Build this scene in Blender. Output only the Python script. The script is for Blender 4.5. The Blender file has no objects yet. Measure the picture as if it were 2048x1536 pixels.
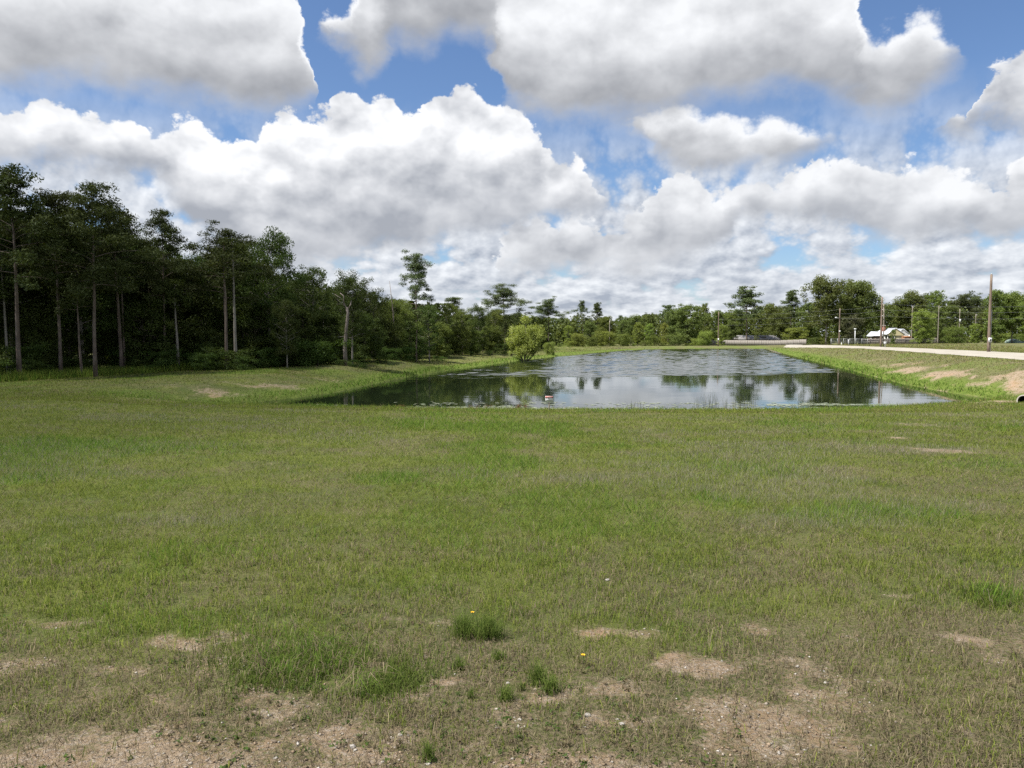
import bpy, math, random
import numpy as np

# ------------------------------------------------------------------ camera, world, sun, exposure
scene = bpy.context.scene
COL = scene.collection
F = 1520.0                      # focal length in pixels of the 2048 px wide photograph
HOR = 670.0                     # row of the horizon
EYE = 1.7
PITCH = math.atan((768.0 - HOR) / F)
SUN_EL, SUN_AZ = math.radians(60), math.radians(-112)     # azimuth from +Y, clockwise positive

cam_d = bpy.data.cameras.new('camera')
cam = bpy.data.objects.new('camera', cam_d)
COL.objects.link(cam)
cam.location = (0, 0, EYE)
cam.rotation_euler = (math.pi / 2 - PITCH, 0, 0)
cam_d.sensor_width = 36.0
cam_d.lens = F / 2048.0 * 36.0
cam_d.clip_start = 0.05
cam_d.clip_end = 20000
scene.camera = cam

scene.view_settings.view_transform = 'Standard'
scene.view_settings.look = 'None'
scene.view_settings.gamma = 1.0
scene.view_settings.exposure = 1.05
scene.render.engine = 'CYCLES'
cy = scene.cycles
cy.max_bounces = 6
cy.diffuse_bounces = 3
cy.glossy_bounces = 3
cy.transmission_bounces = 4
cy.transparent_max_bounces = 8
cy.caustics_reflective = False
cy.caustics_refractive = False
cy.use_denoising = False
cy.sample_clamp_indirect = 6.0


def ray(px, py):
    a = (px - 1024.0) / F
    b = (768.0 - py) / F
    c, s = math.cos(PITCH), math.sin(PITCH)
    return np.array([a, c + b * s, -s + b * c])


def at_depth(px, py, Y):
    r = ray(px, py)
    return np.array([r[0] / r[1] * Y, Y, EYE + r[2] / r[1] * Y])


def N(nt, typ, **kw):
    n = nt.nodes.new(typ)
    for k, v in kw.items():
        setattr(n, k, v)
    return n


class NB:
    """small helper to write node maths"""
    def __init__(self, nt):
        self.nt = nt

    def put(self, sock, v):
        if hasattr(v, 'is_output'):
            self.nt.links.new(v, sock)
        else:
            sock.default_value = v

    def m(self, op, a, b=None, c=None, clamp=False):
        n = N(self.nt, 'ShaderNodeMath', operation=op, use_clamp=clamp)
        for i, v in enumerate((a, b, c)):
            if v is not None:
                self.put(n.inputs[i], v)
        return n.outputs[0]

    def smooth(self, v, lo, hi, a=0.0, b=1.0):
        n = N(self.nt, 'ShaderNodeMapRange', interpolation_type='SMOOTHSTEP')
        for i, q in enumerate((v, lo, hi, a, b)):
            self.put(n.inputs[i], q)
        return n.outputs[0]

    def lin(self, v, lo, hi, a=0.0, b=1.0):
        n = N(self.nt, 'ShaderNodeMapRange')
        for i, q in enumerate((v, lo, hi, a, b)):
            self.put(n.inputs[i], q)
        return n.outputs[0]

    def xyz(self, x, y, z):
        n = N(self.nt, 'ShaderNodeCombineXYZ')
        for i, q in enumerate((x, y, z)):
            self.put(n.inputs[i], q)
        return n.outputs[0]

    def sep(self, v):
        n = N(self.nt, 'ShaderNodeSeparateXYZ')
        self.put(n.inputs[0], v)
        return n.outputs

    def noise(self, vec, scale, detail=4.0, rough=0.5, dist=0.0, col=False):
        n = N(self.nt, 'ShaderNodeTexNoise')
        if vec is not None:
            self.nt.links.new(vec, n.inputs['Vector'])
        n.inputs['Scale'].default_value = scale
        n.inputs['Detail'].default_value = detail
        n.inputs['Roughness'].default_value = rough
        n.inputs['Distortion'].default_value = dist
        return n.outputs['Color' if col else 'Fac']

    def voro(self, vec, scale, detail=3.0, rough=0.5):
        n = N(self.nt, 'ShaderNodeTexVoronoi', voronoi_dimensions='2D', feature='F1')
        self.nt.links.new(vec, n.inputs['Vector'])
        n.inputs['Scale'].default_value = scale
        n.inputs['Detail'].default_value = detail
        n.inputs['Roughness'].default_value = rough
        n.inputs['Lacunarity'].default_value = 2.3
        return n.outputs['Distance']

    def mix(self, f, a, b, blend='MIX'):
        n = N(self.nt, 'ShaderNodeMix', data_type='RGBA', blend_type=blend)
        self.put(n.inputs[0], f)
        for i, v in ((6, a), (7, b)):
            if isinstance(v, tuple) and len(v) == 3:
                v = v + (1.0,)
            self.put(n.inputs[i], v)
        return n.outputs[2]

    def mixf(self, f, a, b):
        n = N(self.nt, 'ShaderNodeMix', data_type='FLOAT')
        self.put(n.inputs[0], f)
        self.put(n.inputs[2], a)
        self.put(n.inputs[3], b)
        return n.outputs[0]


# ---- the sky: Nishita air with cumulus layers by direction
world = bpy.data.worlds.new('World')
scene.world = world
world.use_nodes = True
wt = world.node_tree
wt.nodes.clear()
B = NB(wt)
out = N(wt, 'ShaderNodeOutputWorld')
sky = N(wt, 'ShaderNodeTexSky', sky_type='NISHITA')
sky.sun_disc = False
sky.sun_elevation = SUN_EL
sky.sun_rotation = SUN_AZ
sky.air_density = 1.0
sky.dust_density = 0.5
sky.ozone_density = 2.5
tc = N(wt, 'ShaderNodeTexCoord')
dx, dy, dz = B.sep(tc.outputs['Generated'])
az = B.m('ARCTAN2', dx, dy)
el = B.m('ARCSINE', dz)
AZW = 0.80
EMAX = 0.60
azp = B.m('DIVIDE', B.m('PINGPONG', B.m('ADD', az, AZW), 2 * AZW), 2 * AZW)   # the sky in view goes on all round
p2 = B.xyz(az, B.m('MULTIPLY', el, 1.25), 0.0)
nA = B.noise(p2, 7.0, 7.0, 0.5, 0.3)                 # broad wisps
nB = B.noise(p2, 22.0, 7.0, 0.6)
v1 = B.voro(p2, 16.0, 4.0, 0.5)
bump = B.m('ADD', B.m('MULTIPLY', B.m('SUBTRACT', 0.42, v1), 1.0), B.m('SUBTRACT', nB, 0.5))
LX, LY = -0.010, 0.020                               # towards the sun, on the sky


def relief(px_, py_):                                # the billows that catch the light
    q = B.xyz(px_, B.m('MULTIPLY', py_, 1.35), 0.0)
    return B.m('ADD', B.m('MULTIPLY', B.m('SUBTRACT', 0.45, B.voro(q, 11.0, 3.0, 0.42)), 0.8), B.m('MULTIPLY', B.noise(q, 12.0, 4.5, 0.5), 0.9))


azl = B.m('ADD', az, B.m('MULTIPLY', B.m('SUBTRACT', nB, 0.5), 0.02))
lit = B.m('SUBTRACT', relief(azl, el), relief(B.m('ADD', azl, LX), B.m('ADD', el, LY)))
azw = B.m('ADD', azp, B.m('MULTIPLY', B.m('SUBTRACT', nB, 0.5), 0.03))


def sky_curve(pts):
    """pts: (px, py) of an outline on the sky -> elevation (radians) as a function of azimuth"""
    n = N(wt, 'ShaderNodeFloatCurve')
    wt.links.new(azw, n.inputs['Value'])
    c = n.mapping.curves[0]
    q = []
    for x, y in pts:
        r = ray(x, y)
        r = r / np.linalg.norm(r)
        q.append(((math.atan2(r[0], r[1]) + AZW) / (2 * AZW), min(1, max(0, (math.asin(r[2]) + 0.05) / EMAX))))
    q = [(0.0, q[0][1])] + [t for t in q if 0.0 < t[0] < 1.0] + [(1.0, q[-1][1])]
    while len(c.points) < len(q):
        c.points.new(0.5, 0.5)
    for p, (x, y) in zip(c.points, q):
        p.location = (x, y)
        p.handle_type = 'VECTOR'
    n.mapping.update()
    return B.m('SUBTRACT', B.m('MULTIPLY', n.outputs[0], EMAX), 0.05)


def layer(top, bot, amp_t, amp_b, s_t, s_b, h0, h1, klit, edge, dark, bright, wisp=0.8, hmax=0.5):
    T, Bt = sky_curve(top), sky_curve(bot)
    dt = B.m('ADD', B.m('SUBTRACT', T, el), B.m('MULTIPLY', B.m('ADD', bump, 0.12), amp_t))
    db = B.m('ADD', B.m('SUBTRACT', el, Bt), B.m('MULTIPLY', B.m('ADD', B.m('SUBTRACT', nA, 0.38), B.m('MULTIPLY', bump, 0.3)), amp_b))
    dt = B.m('ADD', dt, s_t * 0.4)
    db = B.m('ADD', db, s_b * 0.45)
    a = B.m('MULTIPLY', B.smooth(dt, 0.0, s_t), B.smooth(db, 0.0, s_b))
    h = B.m('DIVIDE', B.m('SUBTRACT', el, Bt), B.m('MINIMUM', B.m('MAXIMUM', B.m('SUBTRACT', T, Bt), 0.03), hmax))
    l = B.smooth(B.m('ADD', h, B.m('MULTIPLY', B.m('SUBTRACT', nA, 0.5), wisp)), h0, h1)
    l = B.m('ADD', l, B.m('MULTIPLY', B.m('MULTIPLY', lit, klit), B.smooth(h, -0.1, 0.7, 0.35, 1.0)))
    rim = B.smooth(B.m('MINIMUM', dt, db), 0.0, 0.045, edge, 0.0)
    l = B.m('ADD', l, rim)
    l = B.m('MAXIMUM', B.m('MINIMUM', l, 1.15), -0.12)
    colr = B.mix(B.lin(l, -0.12, 1.15), dark, bright)
    return a, colr


K = 0.555                                             # clouds' radiance, matched to the exposure
W = tuple(K * v for v in (0.84, 0.855, 0.88))
G1 = tuple(K * v for v in (0.355, 0.378, 0.425))
G2 = tuple(K * v for v in (0.325, 0.338, 0.368))

# low, far cloud bands: a cloud deck seen edge-on
elp = B.m('MAXIMUM', el, 0.0)
kz = B.m('DIVIDE', 1.0, B.m('ADD', elp, 0.10))
pd = B.xyz(B.m('MULTIPLY', dx, kz), B.m('MULTIPLY', dy, kz), 0.0)
lel = B.m('MULTIPLY', B.m('LOGARITHM', B.m('ADD', elp, 0.050), 2.0), 2.3)
lel2 = B.m('MULTIPLY', B.m('LOGARITHM', B.m('ADD', elp, 0.0565), 2.0), 2.3)


def low(x_, y_):
    q = B.xyz(B.m('MULTIPLY', x_, 13.0), y_, 0.0)
    return B.m('ADD', B.noise(q, 1.0, 6.0, 0.52, 0.15), B.m('MULTIPLY', B.m('SUBTRACT', 0.45, B.voro(q, 1.35, 3.0, 0.5)), 0.34))


g1 = low(az, lel)
g1l = low(B.m('ADD', az, -0.006), lel2)
ga = B.m('MULTIPLY', B.smooth(B.m('ADD', g1, B.smooth(el, 0.0, 0.13, 0.26, 0.0)), 0.16, 0.42), B.smooth(el, 0.15, 0.30, 0.97, 0.0))
gl = B.m('ADD', 0.50, B.m('MULTIPLY', B.m('SUBTRACT', g1, g1l), 2.0))
gl = B.m('ADD', gl, B.m('MULTIPLY', B.m('SUBTRACT', nA, 0.5), 0.9))
gcol = B.mix(B.m('MAXIMUM', B.m('MINIMUM', gl, 1.0), 0.0), tuple(K * v for v in (0.36, 0.40, 0.475)), tuple(K * v for v in (0.84, 0.865, 0.90)))

LB = layer(
    [(-400, 900), (960, 600), (1000, 480), (1040, 430), (1058, 400), (1075, 398), (1092, 430), (1150, 432), (1200, 438), (1240, 418), (1285, 418),
     (1302, 385), (1315, 348), (1340, 338), (1385, 344), (1430, 365), (1465, 342), (1530, 333), (1605, 335), (1632, 300), (1680, 285),
     (1720, 308), (1752, 320), (1780, 345), (1830, 322), (1868, 318), (1900, 330), (1990, 362), (2012, 330), (2060, 290), (2250, 270), (2500, 330)],
    [(-400, 640), (960, 560), (1000, 545), (1200, 545), (1300, 548), (1365, 530), (1425, 500), (1455, 470), (1475, 432), (1560, 430), (1650, 440),
     (1750, 470), (1850, 475), (1950, 470), (2060, 470), (2250, 480), (2500, 480)],
    0.036, 0.05, 0.009, 0.036, -0.05, 1.05, 1.25, 0.10, tuple(K * v for v in (0.40, 0.42, 0.46)), W)
LA = layer(
    [(-500, 260), (-150, 190), (0, 185), (70, 190), (110, 205), (160, 218), (260, 222), (330, 252), (360, 238), (420, 230), (455, 250), (515, 258),
     (560, 235), (610, 206), (655, 216), (668, 180), (690, 168), (745, 170), (785, 180), (805, 212), (838, 212), (850, 186), (900, 178), (950, 166),
     (975, 180), (1000, 202), (1040, 206), (1082, 245), (1098, 300), (1130, 312), (1150, 300), (1188, 330), (1205, 372), (1240, 385), (1290, 420), (1310, 520),
     (1840, 500), (1868, 240), (1900, 206), (1925, 216), (1952, 222), (1964, 145), (1985, 108), (2020, 85), (2060, 60), (2250, 20), (2500, 200)],
    [(-500, 340), (-150, 330), (0, 335), (200, 345), (300, 352), (350, 400), (430, 500), (500, 545), (620, 530), (700, 512), (800, 496), (920, 476), (1000, 455),
     (1100, 440), (1180, 428), (1240, 418), (1290, 414), (1310, 400), (1840, 230), (1875, 245), (1900, 258), (1940, 262), (1972, 235), (1992, 258), (2060, 275), (2250, 290), (2500, 300)],
    0.032, 0.05, 0.008, 0.036, -0.05, 1.05, 1.25, 0.08, G1, tuple(K * v for v in (0.92, 0.93, 0.95)))
LC = layer(
    [(-500, -350), (560, -350), (590, -60), (606, 50), (622, 120), (628, 200), (640, 330), (1190, 420), (1240, 262), (1290, 232), (1312, 215), (1370, 196), (1400, 205), (1450, 216),
     (1482, 240), (1530, 230), (1580, 236), (1605, 250), (1640, 246), (1690, 252), (1715, 300), (1760, 500), (2500, 500)],
    [(-500, 130), (-100, 160), (0, 165), (100, 170), (190, 160), (240, 182), (300, 186), (400, 196), (440, 214), (560, 218), (602, 206), (624, 185), (640, 180), (1190, 200), (1245, 240),
     (1290, 268), (1312, 322), (1350, 340), (1450, 346), (1550, 336), (1605, 312), (1650, 290), (1692, 262), (1760, 250), (2500, 100)],
    0.028, 0.045, 0.018, 0.042, 0.05, 0.95, 0.75, 0.45, G2, W, 0.9, 0.115)
LE = layer(
    [(-500, 400), (600, 200), (640, 60), (660, 25), (700, -30), (760, -350), (1690, -350), (1716, -20), (1728, 45), (1742, 55), (1780, 48), (1828, 16), (1850, 20), (1882, 48),
     (1912, 55), (1924, 85), (1932, 140), (1990, 400), (2500, 400)],
    [(-500, -100), (600, 0), (650, 48), (668, 82), (700, 112), (738, 150), (764, 118), (782, 72), (850, 96), (900, 62), (962, 78), (986, 112), (998, 182), (1014, 204), (1100, 236), (1200, 240),
     (1300, 230), (1400, 206), (1500, 196), (1560, 184), (1640, 192), (1720, 202), (1770, 220), (1830, 204), (1872, 160), (1912, 120), (1932, 95), (1990, 60), (2500, 0)],
    0.028, 0.045, 0.018, 0.045, 0.08, 0.95, 0.75, 0.40, G2, W, 0.9, 0.125)
# overhead cumulus, above the frame
ov = B.noise(pd, 1.15, 8.0, 0.55, 0.3)
oa = B.m('MULTIPLY', B.smooth(ov, 0.46, 0.56), B.smooth(el, 0.46, 0.60))
ocol = B.mix(B.smooth(ov, 0.5, 0.75), W, G1)

c = gcol
a = ga
skyc = N(wt, 'ShaderNodeMix', data_type='RGBA', blend_type='MULTIPLY')
skyc.inputs[0].default_value = 1.0
wt.links.new(sky.outputs[0], skyc.inputs[6])
SKY_S = 0.051
skyc.inputs[7].default_value = (SKY_S * 0.98, SKY_S * 1.10, SKY_S * 1.28, 1)
colr = B.mix(ga, skyc.outputs[2], gcol)
for (la, lc) in (LB, LA, LC, LE, (oa, ocol)):
    colr = B.mix(la, colr, lc)
bg = N(wt, 'ShaderNodeBackground')
wt.links.new(colr, bg.inputs['Color'])
bg.inputs['Strength'].default_value = 1.0
wt.links.new(bg.outputs[0], out.inputs['Surface'])
world.cycles.sampling_method = 'MANUAL'
world.cycles.sample_map_resolution = 512

sun_d = bpy.data.lights.new('sun', 'SUN')
sun_d.energy = 4.6
sun_d.angle = math.radians(0.53)
sun_d.color = (1.0, 0.955, 0.88)
sun = bpy.data.objects.new('sun', sun_d)
COL.objects.link(sun)
to_sun = np.array([math.sin(SUN_AZ) * math.cos(SUN_EL), math.cos(SUN_AZ) * math.cos(SUN_EL), math.sin(SUN_EL)])
from mathutils import Vector
sun.rotation_euler = Vector(to_sun).to_track_quat('Z', 'Y').to_euler()
sun.location = tuple(to_sun * 200)


# ------------------------------------------------------------------ helpers: noise, meshes, naming
def _hash(ix, iy, seed):
    h = (ix.astype(np.int64) * 374761393 + iy.astype(np.int64) * 668265263 + seed * 1274126177) & 0xffffffff
    h = ((h ^ (h >> 13)) * 1274126177) & 0xffffffff
    return ((h ^ (h >> 16)) & 0xffff) / 65535.0


def vnoise(x, y, seed=0):
    ix, iy = np.floor(x), np.floor(y)
    fx, fy = x - ix, y - iy
    fx = fx * fx * (3 - 2 * fx)
    fy = fy * fy * (3 - 2 * fy)
    a = _hash(ix, iy, seed)
    b = _hash(ix + 1, iy, seed)
    c_ = _hash(ix, iy + 1, seed)
    d = _hash(ix + 1, iy + 1, seed)
    return (a * (1 - fx) + b * fx) * (1 - fy) + (c_ * (1 - fx) + d * fx) * fy


def fbm(x, y, scale, octv=4, seed=0):
    x = np.asarray(x, float) * scale
    y = np.asarray(y, float) * scale
    s, a, t = 0.0, 1.0, 0.0
    for o in range(octv):
        s = s + a * vnoise(x + 17.3 * o, y - 9.1 * o, seed + o)
        t += a
        a *= 0.5
        x, y = x * 2.03, y * 2.03
    return s / t


def sstep(v, lo, hi):
    t = np.clip((v - lo) / (hi - lo), 0, 1)
    return t * t * (3 - 2 * t)


def tag(o, label=None, cat=None, group=None, kind=None):
    if label:
        o['label'] = label
    if cat:
        o['category'] = cat
    if group:
        o['group'] = group
    if kind:
        o['kind'] = kind
    return o


def fast_mesh(name, V, Fc, mat, smooth=False, attrs=None):
    """V (n,3); Fc list of integer arrays (m,k)"""
    me = bpy.data.meshes.new(name)
    V = np.ascontiguousarray(V, dtype=np.float32)
    if not isinstance(Fc, (list, tuple)):
        Fc = [Fc]
    Fc = [f for f in Fc if len(f)]
    me.vertices.add(len(V))
    me.vertices.foreach_set('co', V.ravel())
    tot = np.concatenate([np.full(len(f), f.shape[1], np.int32) for f in Fc])
    idx = np.concatenate([f.ravel() for f in Fc]).astype(np.int32)
    st = np.concatenate([[0], np.cumsum(tot)[:-1]]).astype(np.int32)
    me.loops.add(len(idx))
    me.loops.foreach_set('vertex_index', idx)
    me.polygons.add(len(tot))
    me.polygons.foreach_set('loop_start', st)
    me.polygons.foreach_set('loop_total', tot)
    if smooth:
        me.polygons.foreach_set('use_smooth', np.ones(len(tot), bool))
    for k, v in (attrs or {}).items():
        if v.ndim == 1:
            at = me.attributes.new(k, 'FLOAT', 'POINT')
            at.data.foreach_set('value', np.ascontiguousarray(v, np.float32))
        else:
            at = me.attributes.new(k, 'FLOAT_COLOR', 'POINT')
            at.data.foreach_set('color', np.ascontiguousarray(v, np.float32).ravel())
    me.update(calc_edges=True)
    if mat:
        me.materials.append(mat)
    return me


def obj(name, me, parent=None, loc=(0, 0, 0), rz=0.0):
    o = bpy.data.objects.new(name, me)
    COL.objects.link(o)
    o.location = loc
    o.rotation_euler = (0, 0, rz)
    if parent:
        o.parent = parent
    return o


def empty(name, loc, label, cat, group=None, rz=0.0):
    o = bpy.data.objects.new(name, None)
    COL.objects.link(o)
    o.location = tuple(float(v) for v in loc)
    o.rotation_euler = (0, 0, rz)
    o.empty_display_size = 0.3
    return tag(o, label, cat, group)


class MB:
    """collects boxes, tubes and polygons into one mesh"""
    def __init__(self):
        self.v, self.f3, self.f4, self.n = [], [], [], 0

    def add(self, V, F4=None, F3=None):
        V = np.asarray(V, float)
        if F4 is not None and len(F4):
            self.f4.append(np.asarray(F4, int) + self.n)
        if F3 is not None and len(F3):
            self.f3.append(np.asarray(F3, int) + self.n)
        self.v.append(V)
        self.n += len(V)
        return self

    def box(self, x0, x1, y0, y1, z0, z1):
        V = [(x, y, z) for z in (z0, z1) for y in (y0, y1) for x in (x0, x1)]
        return self.add(V, [(0, 2, 3, 1), (4, 5, 7, 6), (0, 1, 5, 4), (2, 6, 7, 3), (0, 4, 6, 2), (1, 3, 7, 5)])

    def prism(self, poly, y0, y1):
        """poly: (x, z) outline, extruded along y"""
        n = len(poly)
        V = [(x, y0, z) for x, z in poly] + [(x, y1, z) for x, z in poly]
        self.add(V, [(i, (i + 1) % n, n + (i + 1) % n, n + i) for i in range(n)],
                 [(0, i, i + 1) for i in range(1, n - 1)][::1] + [(n, n + i + 1, n + i) for i in range(1, n - 1)])
        return self

    def tube(self, P, R, seg=6, cap=True):
        P = np.asarray(P, float)
        R = np.broadcast_to(np.asarray(R, float), (len(P),))
        T = np.gradient(P, axis=0)
        T /= np.linalg.norm(T, axis=1)[:, None] + 1e-9
        ref = np.where(np.abs(T[:, 2:3]) > 0.9, np.array([[1.0, 0, 0]]), np.array([[0, 0, 1.0]]))
        U = np.cross(T, ref)
        U /= np.linalg.norm(U, axis=1)[:, None] + 1e-9
        W_ = np.cross(T, U)
        a_ = np.arange(seg) / seg * 2 * math.pi
        V = P[:, None, :] + R[:, None, None] * (np.cos(a_)[None, :, None] * U[:, None, :] + np.sin(a_)[None, :, None] * W_[:, None, :])
        V = V.reshape(-1, 3)
        i, j = np.meshgrid(np.arange(len(P) - 1), np.arange(seg), indexing='ij')
        j2 = (j + 1) % seg
        f = np.stack([i * seg + j, i * seg + j2, (i + 1) * seg + j2, (i + 1) * seg + j], -1).reshape(-1, 4)
        f3 = []
        if cap:
            e = (len(P) - 1) * seg
            f3 = [(e, e + k, e + k + 1) for k in range(1, seg - 1)] + [(0, k + 1, k) for k in range(1, seg - 1)]
        return self.add(V, f, f3)

    def mesh(self, name, mat, smooth=False, attrs=None):
        F_ = []
        if self.f4:
            F_.append(np.concatenate(self.f4))
        if self.f3:
            F_.append(np.concatenate(self.f3))
        return fast_mesh(name, np.concatenate(self.v), F_, mat, smooth, attrs)

    def build(self, name, mat, parent=None, smooth=False, loc=(0, 0, 0), rz=0.0):
        return obj(name, self.mesh(name, mat, smooth), parent, loc, rz)


def material(name):
    m = bpy.data.materials.new(name)
    m.use_nodes = True
    nt = m.node_tree
    nt.nodes.clear()
    o = N(nt, 'ShaderNodeOutputMaterial')
    return m, nt, NB(nt), o


def plain(name, c1, c2=None, scale=3.0, rough=0.75, bump=0.0, stretch=(1, 1, 1), metal=0.0, spec=0.3):
    """base colour broken up by noise in object space"""
    m, nt, b, o = material(name)
    p = N(nt, 'ShaderNodeBsdfPrincipled')
    tcn = N(nt, 'ShaderNodeTexCoord')
    mp = N(nt, 'ShaderNodeMapping')
    mp.inputs['Scale'].default_value = stretch
    nt.links.new(tcn.outputs['Object'], mp.inputs['Vector'])
    n1 = b.noise(mp.outputs[0], scale, 6.0, 0.6)
    c2 = c2 or tuple(v * 0.7 for v in c1)
    nt.links.new(b.mix(b.smooth(n1, 0.32, 0.68), c1, c2), p.inputs['Base Color'])
    p.inputs['Roughness'].default_value = rough
    p.inputs['Metallic'].default_value = metal
    p.inputs['Specular IOR Level'].default_value = spec
    if bump:
        bn = N(nt, 'ShaderNodeBump')
        bn.inputs['Strength'].default_value = bump
        bn.inputs['Distance'].default_value = 0.03
        nt.links.new(n1, bn.inputs['Height'])
        nt.links.new(bn.outputs[0], p.inputs['Normal'])
    nt.links.new(p.outputs[0], o.inputs['Surface'])
    return m


def foliage(name, c1, c2, trans=0.35, gloss=0.012, attr='tone'):
    """leaves: light through the blade, tone per leaf, hue per plant"""
    m, nt, b, o = material(name)
    at = N(nt, 'ShaderNodeAttribute', attribute_name=attr)
    oi = N(nt, 'ShaderNodeObjectInfo')
    col_ = b.mix(at.outputs['Fac'], c1, c2)
    hs = N(nt, 'ShaderNodeHueSaturation')
    nt.links.new(b.lin(oi.outputs['Random'], 0, 1, 0.485, 0.515), hs.inputs['Hue'])
    nt.links.new(b.lin(oi.outputs['Random'], 0, 1, 0.82, 1.2), hs.inputs['Value'])
    nt.links.new(col_, hs.inputs['Color'])
    d = N(nt, 'ShaderNodeBsdfDiffuse')
    t = N(nt, 'ShaderNodeBsdfTranslucent')
    nt.links.new(hs.outputs[0], d.inputs['Color'])
    tcol = b.mix(1.0, hs.outputs[0], (1.25, 1.2, 0.6), 'MULTIPLY')
    nt.links.new(tcol, t.inputs['Color'])
    ms = N(nt, 'ShaderNodeMixShader')
    ms.inputs[0].default_value = trans
    nt.links.new(d.outputs[0], ms.inputs[1])
    nt.links.new(t.outputs[0], ms.inputs[2])
    g = N(nt, 'ShaderNodeBsdfGlossy')
    g.inputs['Roughness'].default_value = 0.6
    g.inputs['Color'].default_value = (0.8, 0.85, 0.9, 1)
    m2 = N(nt, 'ShaderNodeMixShader')
    m2.inputs[0].default_value = gloss
    nt.links.new(ms.outputs[0], m2.inputs[1])
    nt.links.new(g.outputs[0], m2.inputs[2])
    nt.links.new(m2.outputs[0], o.inputs['Surface'])
    return m


def blade_material(name, trans=0.3):
    m, nt, b, o = material(name)
    at = N(nt, 'ShaderNodeAttribute', attribute_name='tint')
    d = N(nt, 'ShaderNodeBsdfDiffuse')
    t = N(nt, 'ShaderNodeBsdfTranslucent')
    nt.links.new(at.outputs['Color'], d.inputs['Color'])
    nt.links.new(at.outputs['Color'], t.inputs['Color'])
    ms = N(nt, 'ShaderNodeMixShader')
    ms.inputs[0].default_value = trans
    nt.links.new(d.outputs[0], ms.inputs[1])
    nt.links.new(t.outputs[0], ms.inputs[2])
    nt.links.new(ms.outputs[0], o.inputs['Surface'])
    return m


# ------------------------------------------------------------------ the lie of the land
WZ = -1.85                                      # water level
POND = np.array([(-14.2, 38.2), (-8.5, 36.4), (-3, 35.2), (2, 34.8), (8, 34.6), (14, 35.0), (18, 36.2), (21.5, 38.2), (25.2, 40.0), (26.8, 42.3),
                 (27.0, 47), (28.4, 55), (30.4, 63), (34.5, 78), (39, 95), (46.5, 124), (55, 157), (63, 184), (67, 197), (60, 201), (50, 199), (40, 195),
                 (32, 188), (24, 172), (15.5, 150), (8, 129), (1.4, 108), (-2, 94), (-6.2, 77), (-8.6, 65), (-10, 55), (-11, 46)], float)


def pond_sd(x, y):
    """signed distance to the shoreline, positive on land"""
    x = np.asarray(x, float)
    y = np.asarray(y, float)
    d = np.full(x.shape, 1e9)
    ins = np.zeros(x.shape, bool)
    n = len(POND)
    for i in range(n):
        ax, ay = POND[i]
        bx, by = POND[(i + 1) % n]
        ex, ey = bx - ax, by - ay
        t = np.clip(((x - ax) * ex + (y - ay) * ey) / (ex * ex + ey * ey), 0, 1)
        d = np.minimum(d, (x - ax - t * ex) ** 2 + (y - ay - t * ey) ** 2)
        c_ = (ay > y) != (by > y)
        ins ^= c_ & (x < (bx - ax) * (y - ay) / (by - ay + 1e-12) + ax)
    d = np.sqrt(d)
    return np.where(ins, -d, d)


CTL = [(0, -60, 0), (-60, -40, 0), (60, -40, 0), (0, -6, 0), (0, 0, 0), (-6, 0, 0), (6, 0, 0), (-3, 4, -.17), (3, 4, -.18), (0, 8, -.38), (-6, 8, -.34), (7, 8, -.36), (-12, 4, -.1), (14, 4, -.1),
       (0, 14, -.68), (-8, 14, -.6), (9, 14, -.66), (0, 20, -.97), (-9, 20, -.84), (11, 20, -.95), (0, 26, -1.26), (-9, 26, -1.05), (12, 26, -1.22),
       (-16, 12, -.42), (-17, 20, -.66), (-18, 30, -.88), (-22, 38, -.97), (-30, 34, -1.0), (-30, 44, -1.05), (-40, 55, -1.15), (-25, 48, -1.0), (-60, 40, -1.2), (-60, 90, -1.2), (-40, 8, -.4),
       (17, 12, -.5), (18, 20, -.85), (19, 28, -1.28), (24, 33, -1.22), (28, 30, -.85), (30, 36, -.55), (34, 30, -.35), (30, 18, -.4), (40, 40, -.1), (40, 20, -.1),
       (-10, 31.5, -1.32), (-12, 35, -1.55), (-16, 36.5, -1.45), (-13, 33, -1.35), (-6, 33.2, -1.5), (-2, 33.2, -1.58), (3, 33.1, -1.6), (8, 33.1, -1.6), (13, 33.4, -1.6), (17.5, 34.4, -1.6), (21.5, 36.2, -1.58), (26.2, 38.4, -1.6),
       (28.6, 42, -1.2), (30, 44.5, -.38), (32, 50, -.2), (36, 53, -.1), (29.6, 50, -.9), (33.5, 66, -.5), (38, 72, -.15), (39, 84, -.5), (43, 90, -.12), (49.5, 122, -.5), (52, 130, -.2), (58, 156, -.6), (60, 160, -.45),
       (50, 76, -.05), (53, 101, -.05), (60, 60, 0), (80, 80, .02), (80, 150, -.18), (58, 140, -.15), (70, 200, -.9), (75, 185, -.6), (105, 228, -1.3), (144, 250, -.95), (110, 160, -.3), (150, 170, -.2), (200, 250, -.5),
       (40, 206, -1.33), (60, 210, -1.25), (52, 208, -1.3), (29, 198, -1.3), (18, 180, -1.2), (84, 216, -1.38), (58, 250, -2.9), (70, 236, -2.2), (30, 250, -2.8), (10, 230, -2.2), (90, 270, -2.0), (110, 280, -1.6),
       (-17, 42, -.98), (-16, 50, -.82), (-14, 62, -.8), (-11.8, 76, -.82), (-7, 100, -.86), (-3, 112, -.9), (4, 135, -1.0), (10, 152, -1.05), (-20, 62, -.98), (-18, 85, -1.0), (-14, 110, -1.05), (-6, 140, -1.15), (2, 170, -1.3),
       (-60, 200, -1.6), (0, 330, -2.5), (150, 400, -1.5), (-300, 300, -1.5), (400, 300, -.5), (-1500, -100, -1), (1500, -100, 0), (-1500, 1500, -2), (1500, 1500, -2), (0, 1500, -2.5)]
_c = np.array(CTL + [(x, y, WZ) for x, y in POND], float)
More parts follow.
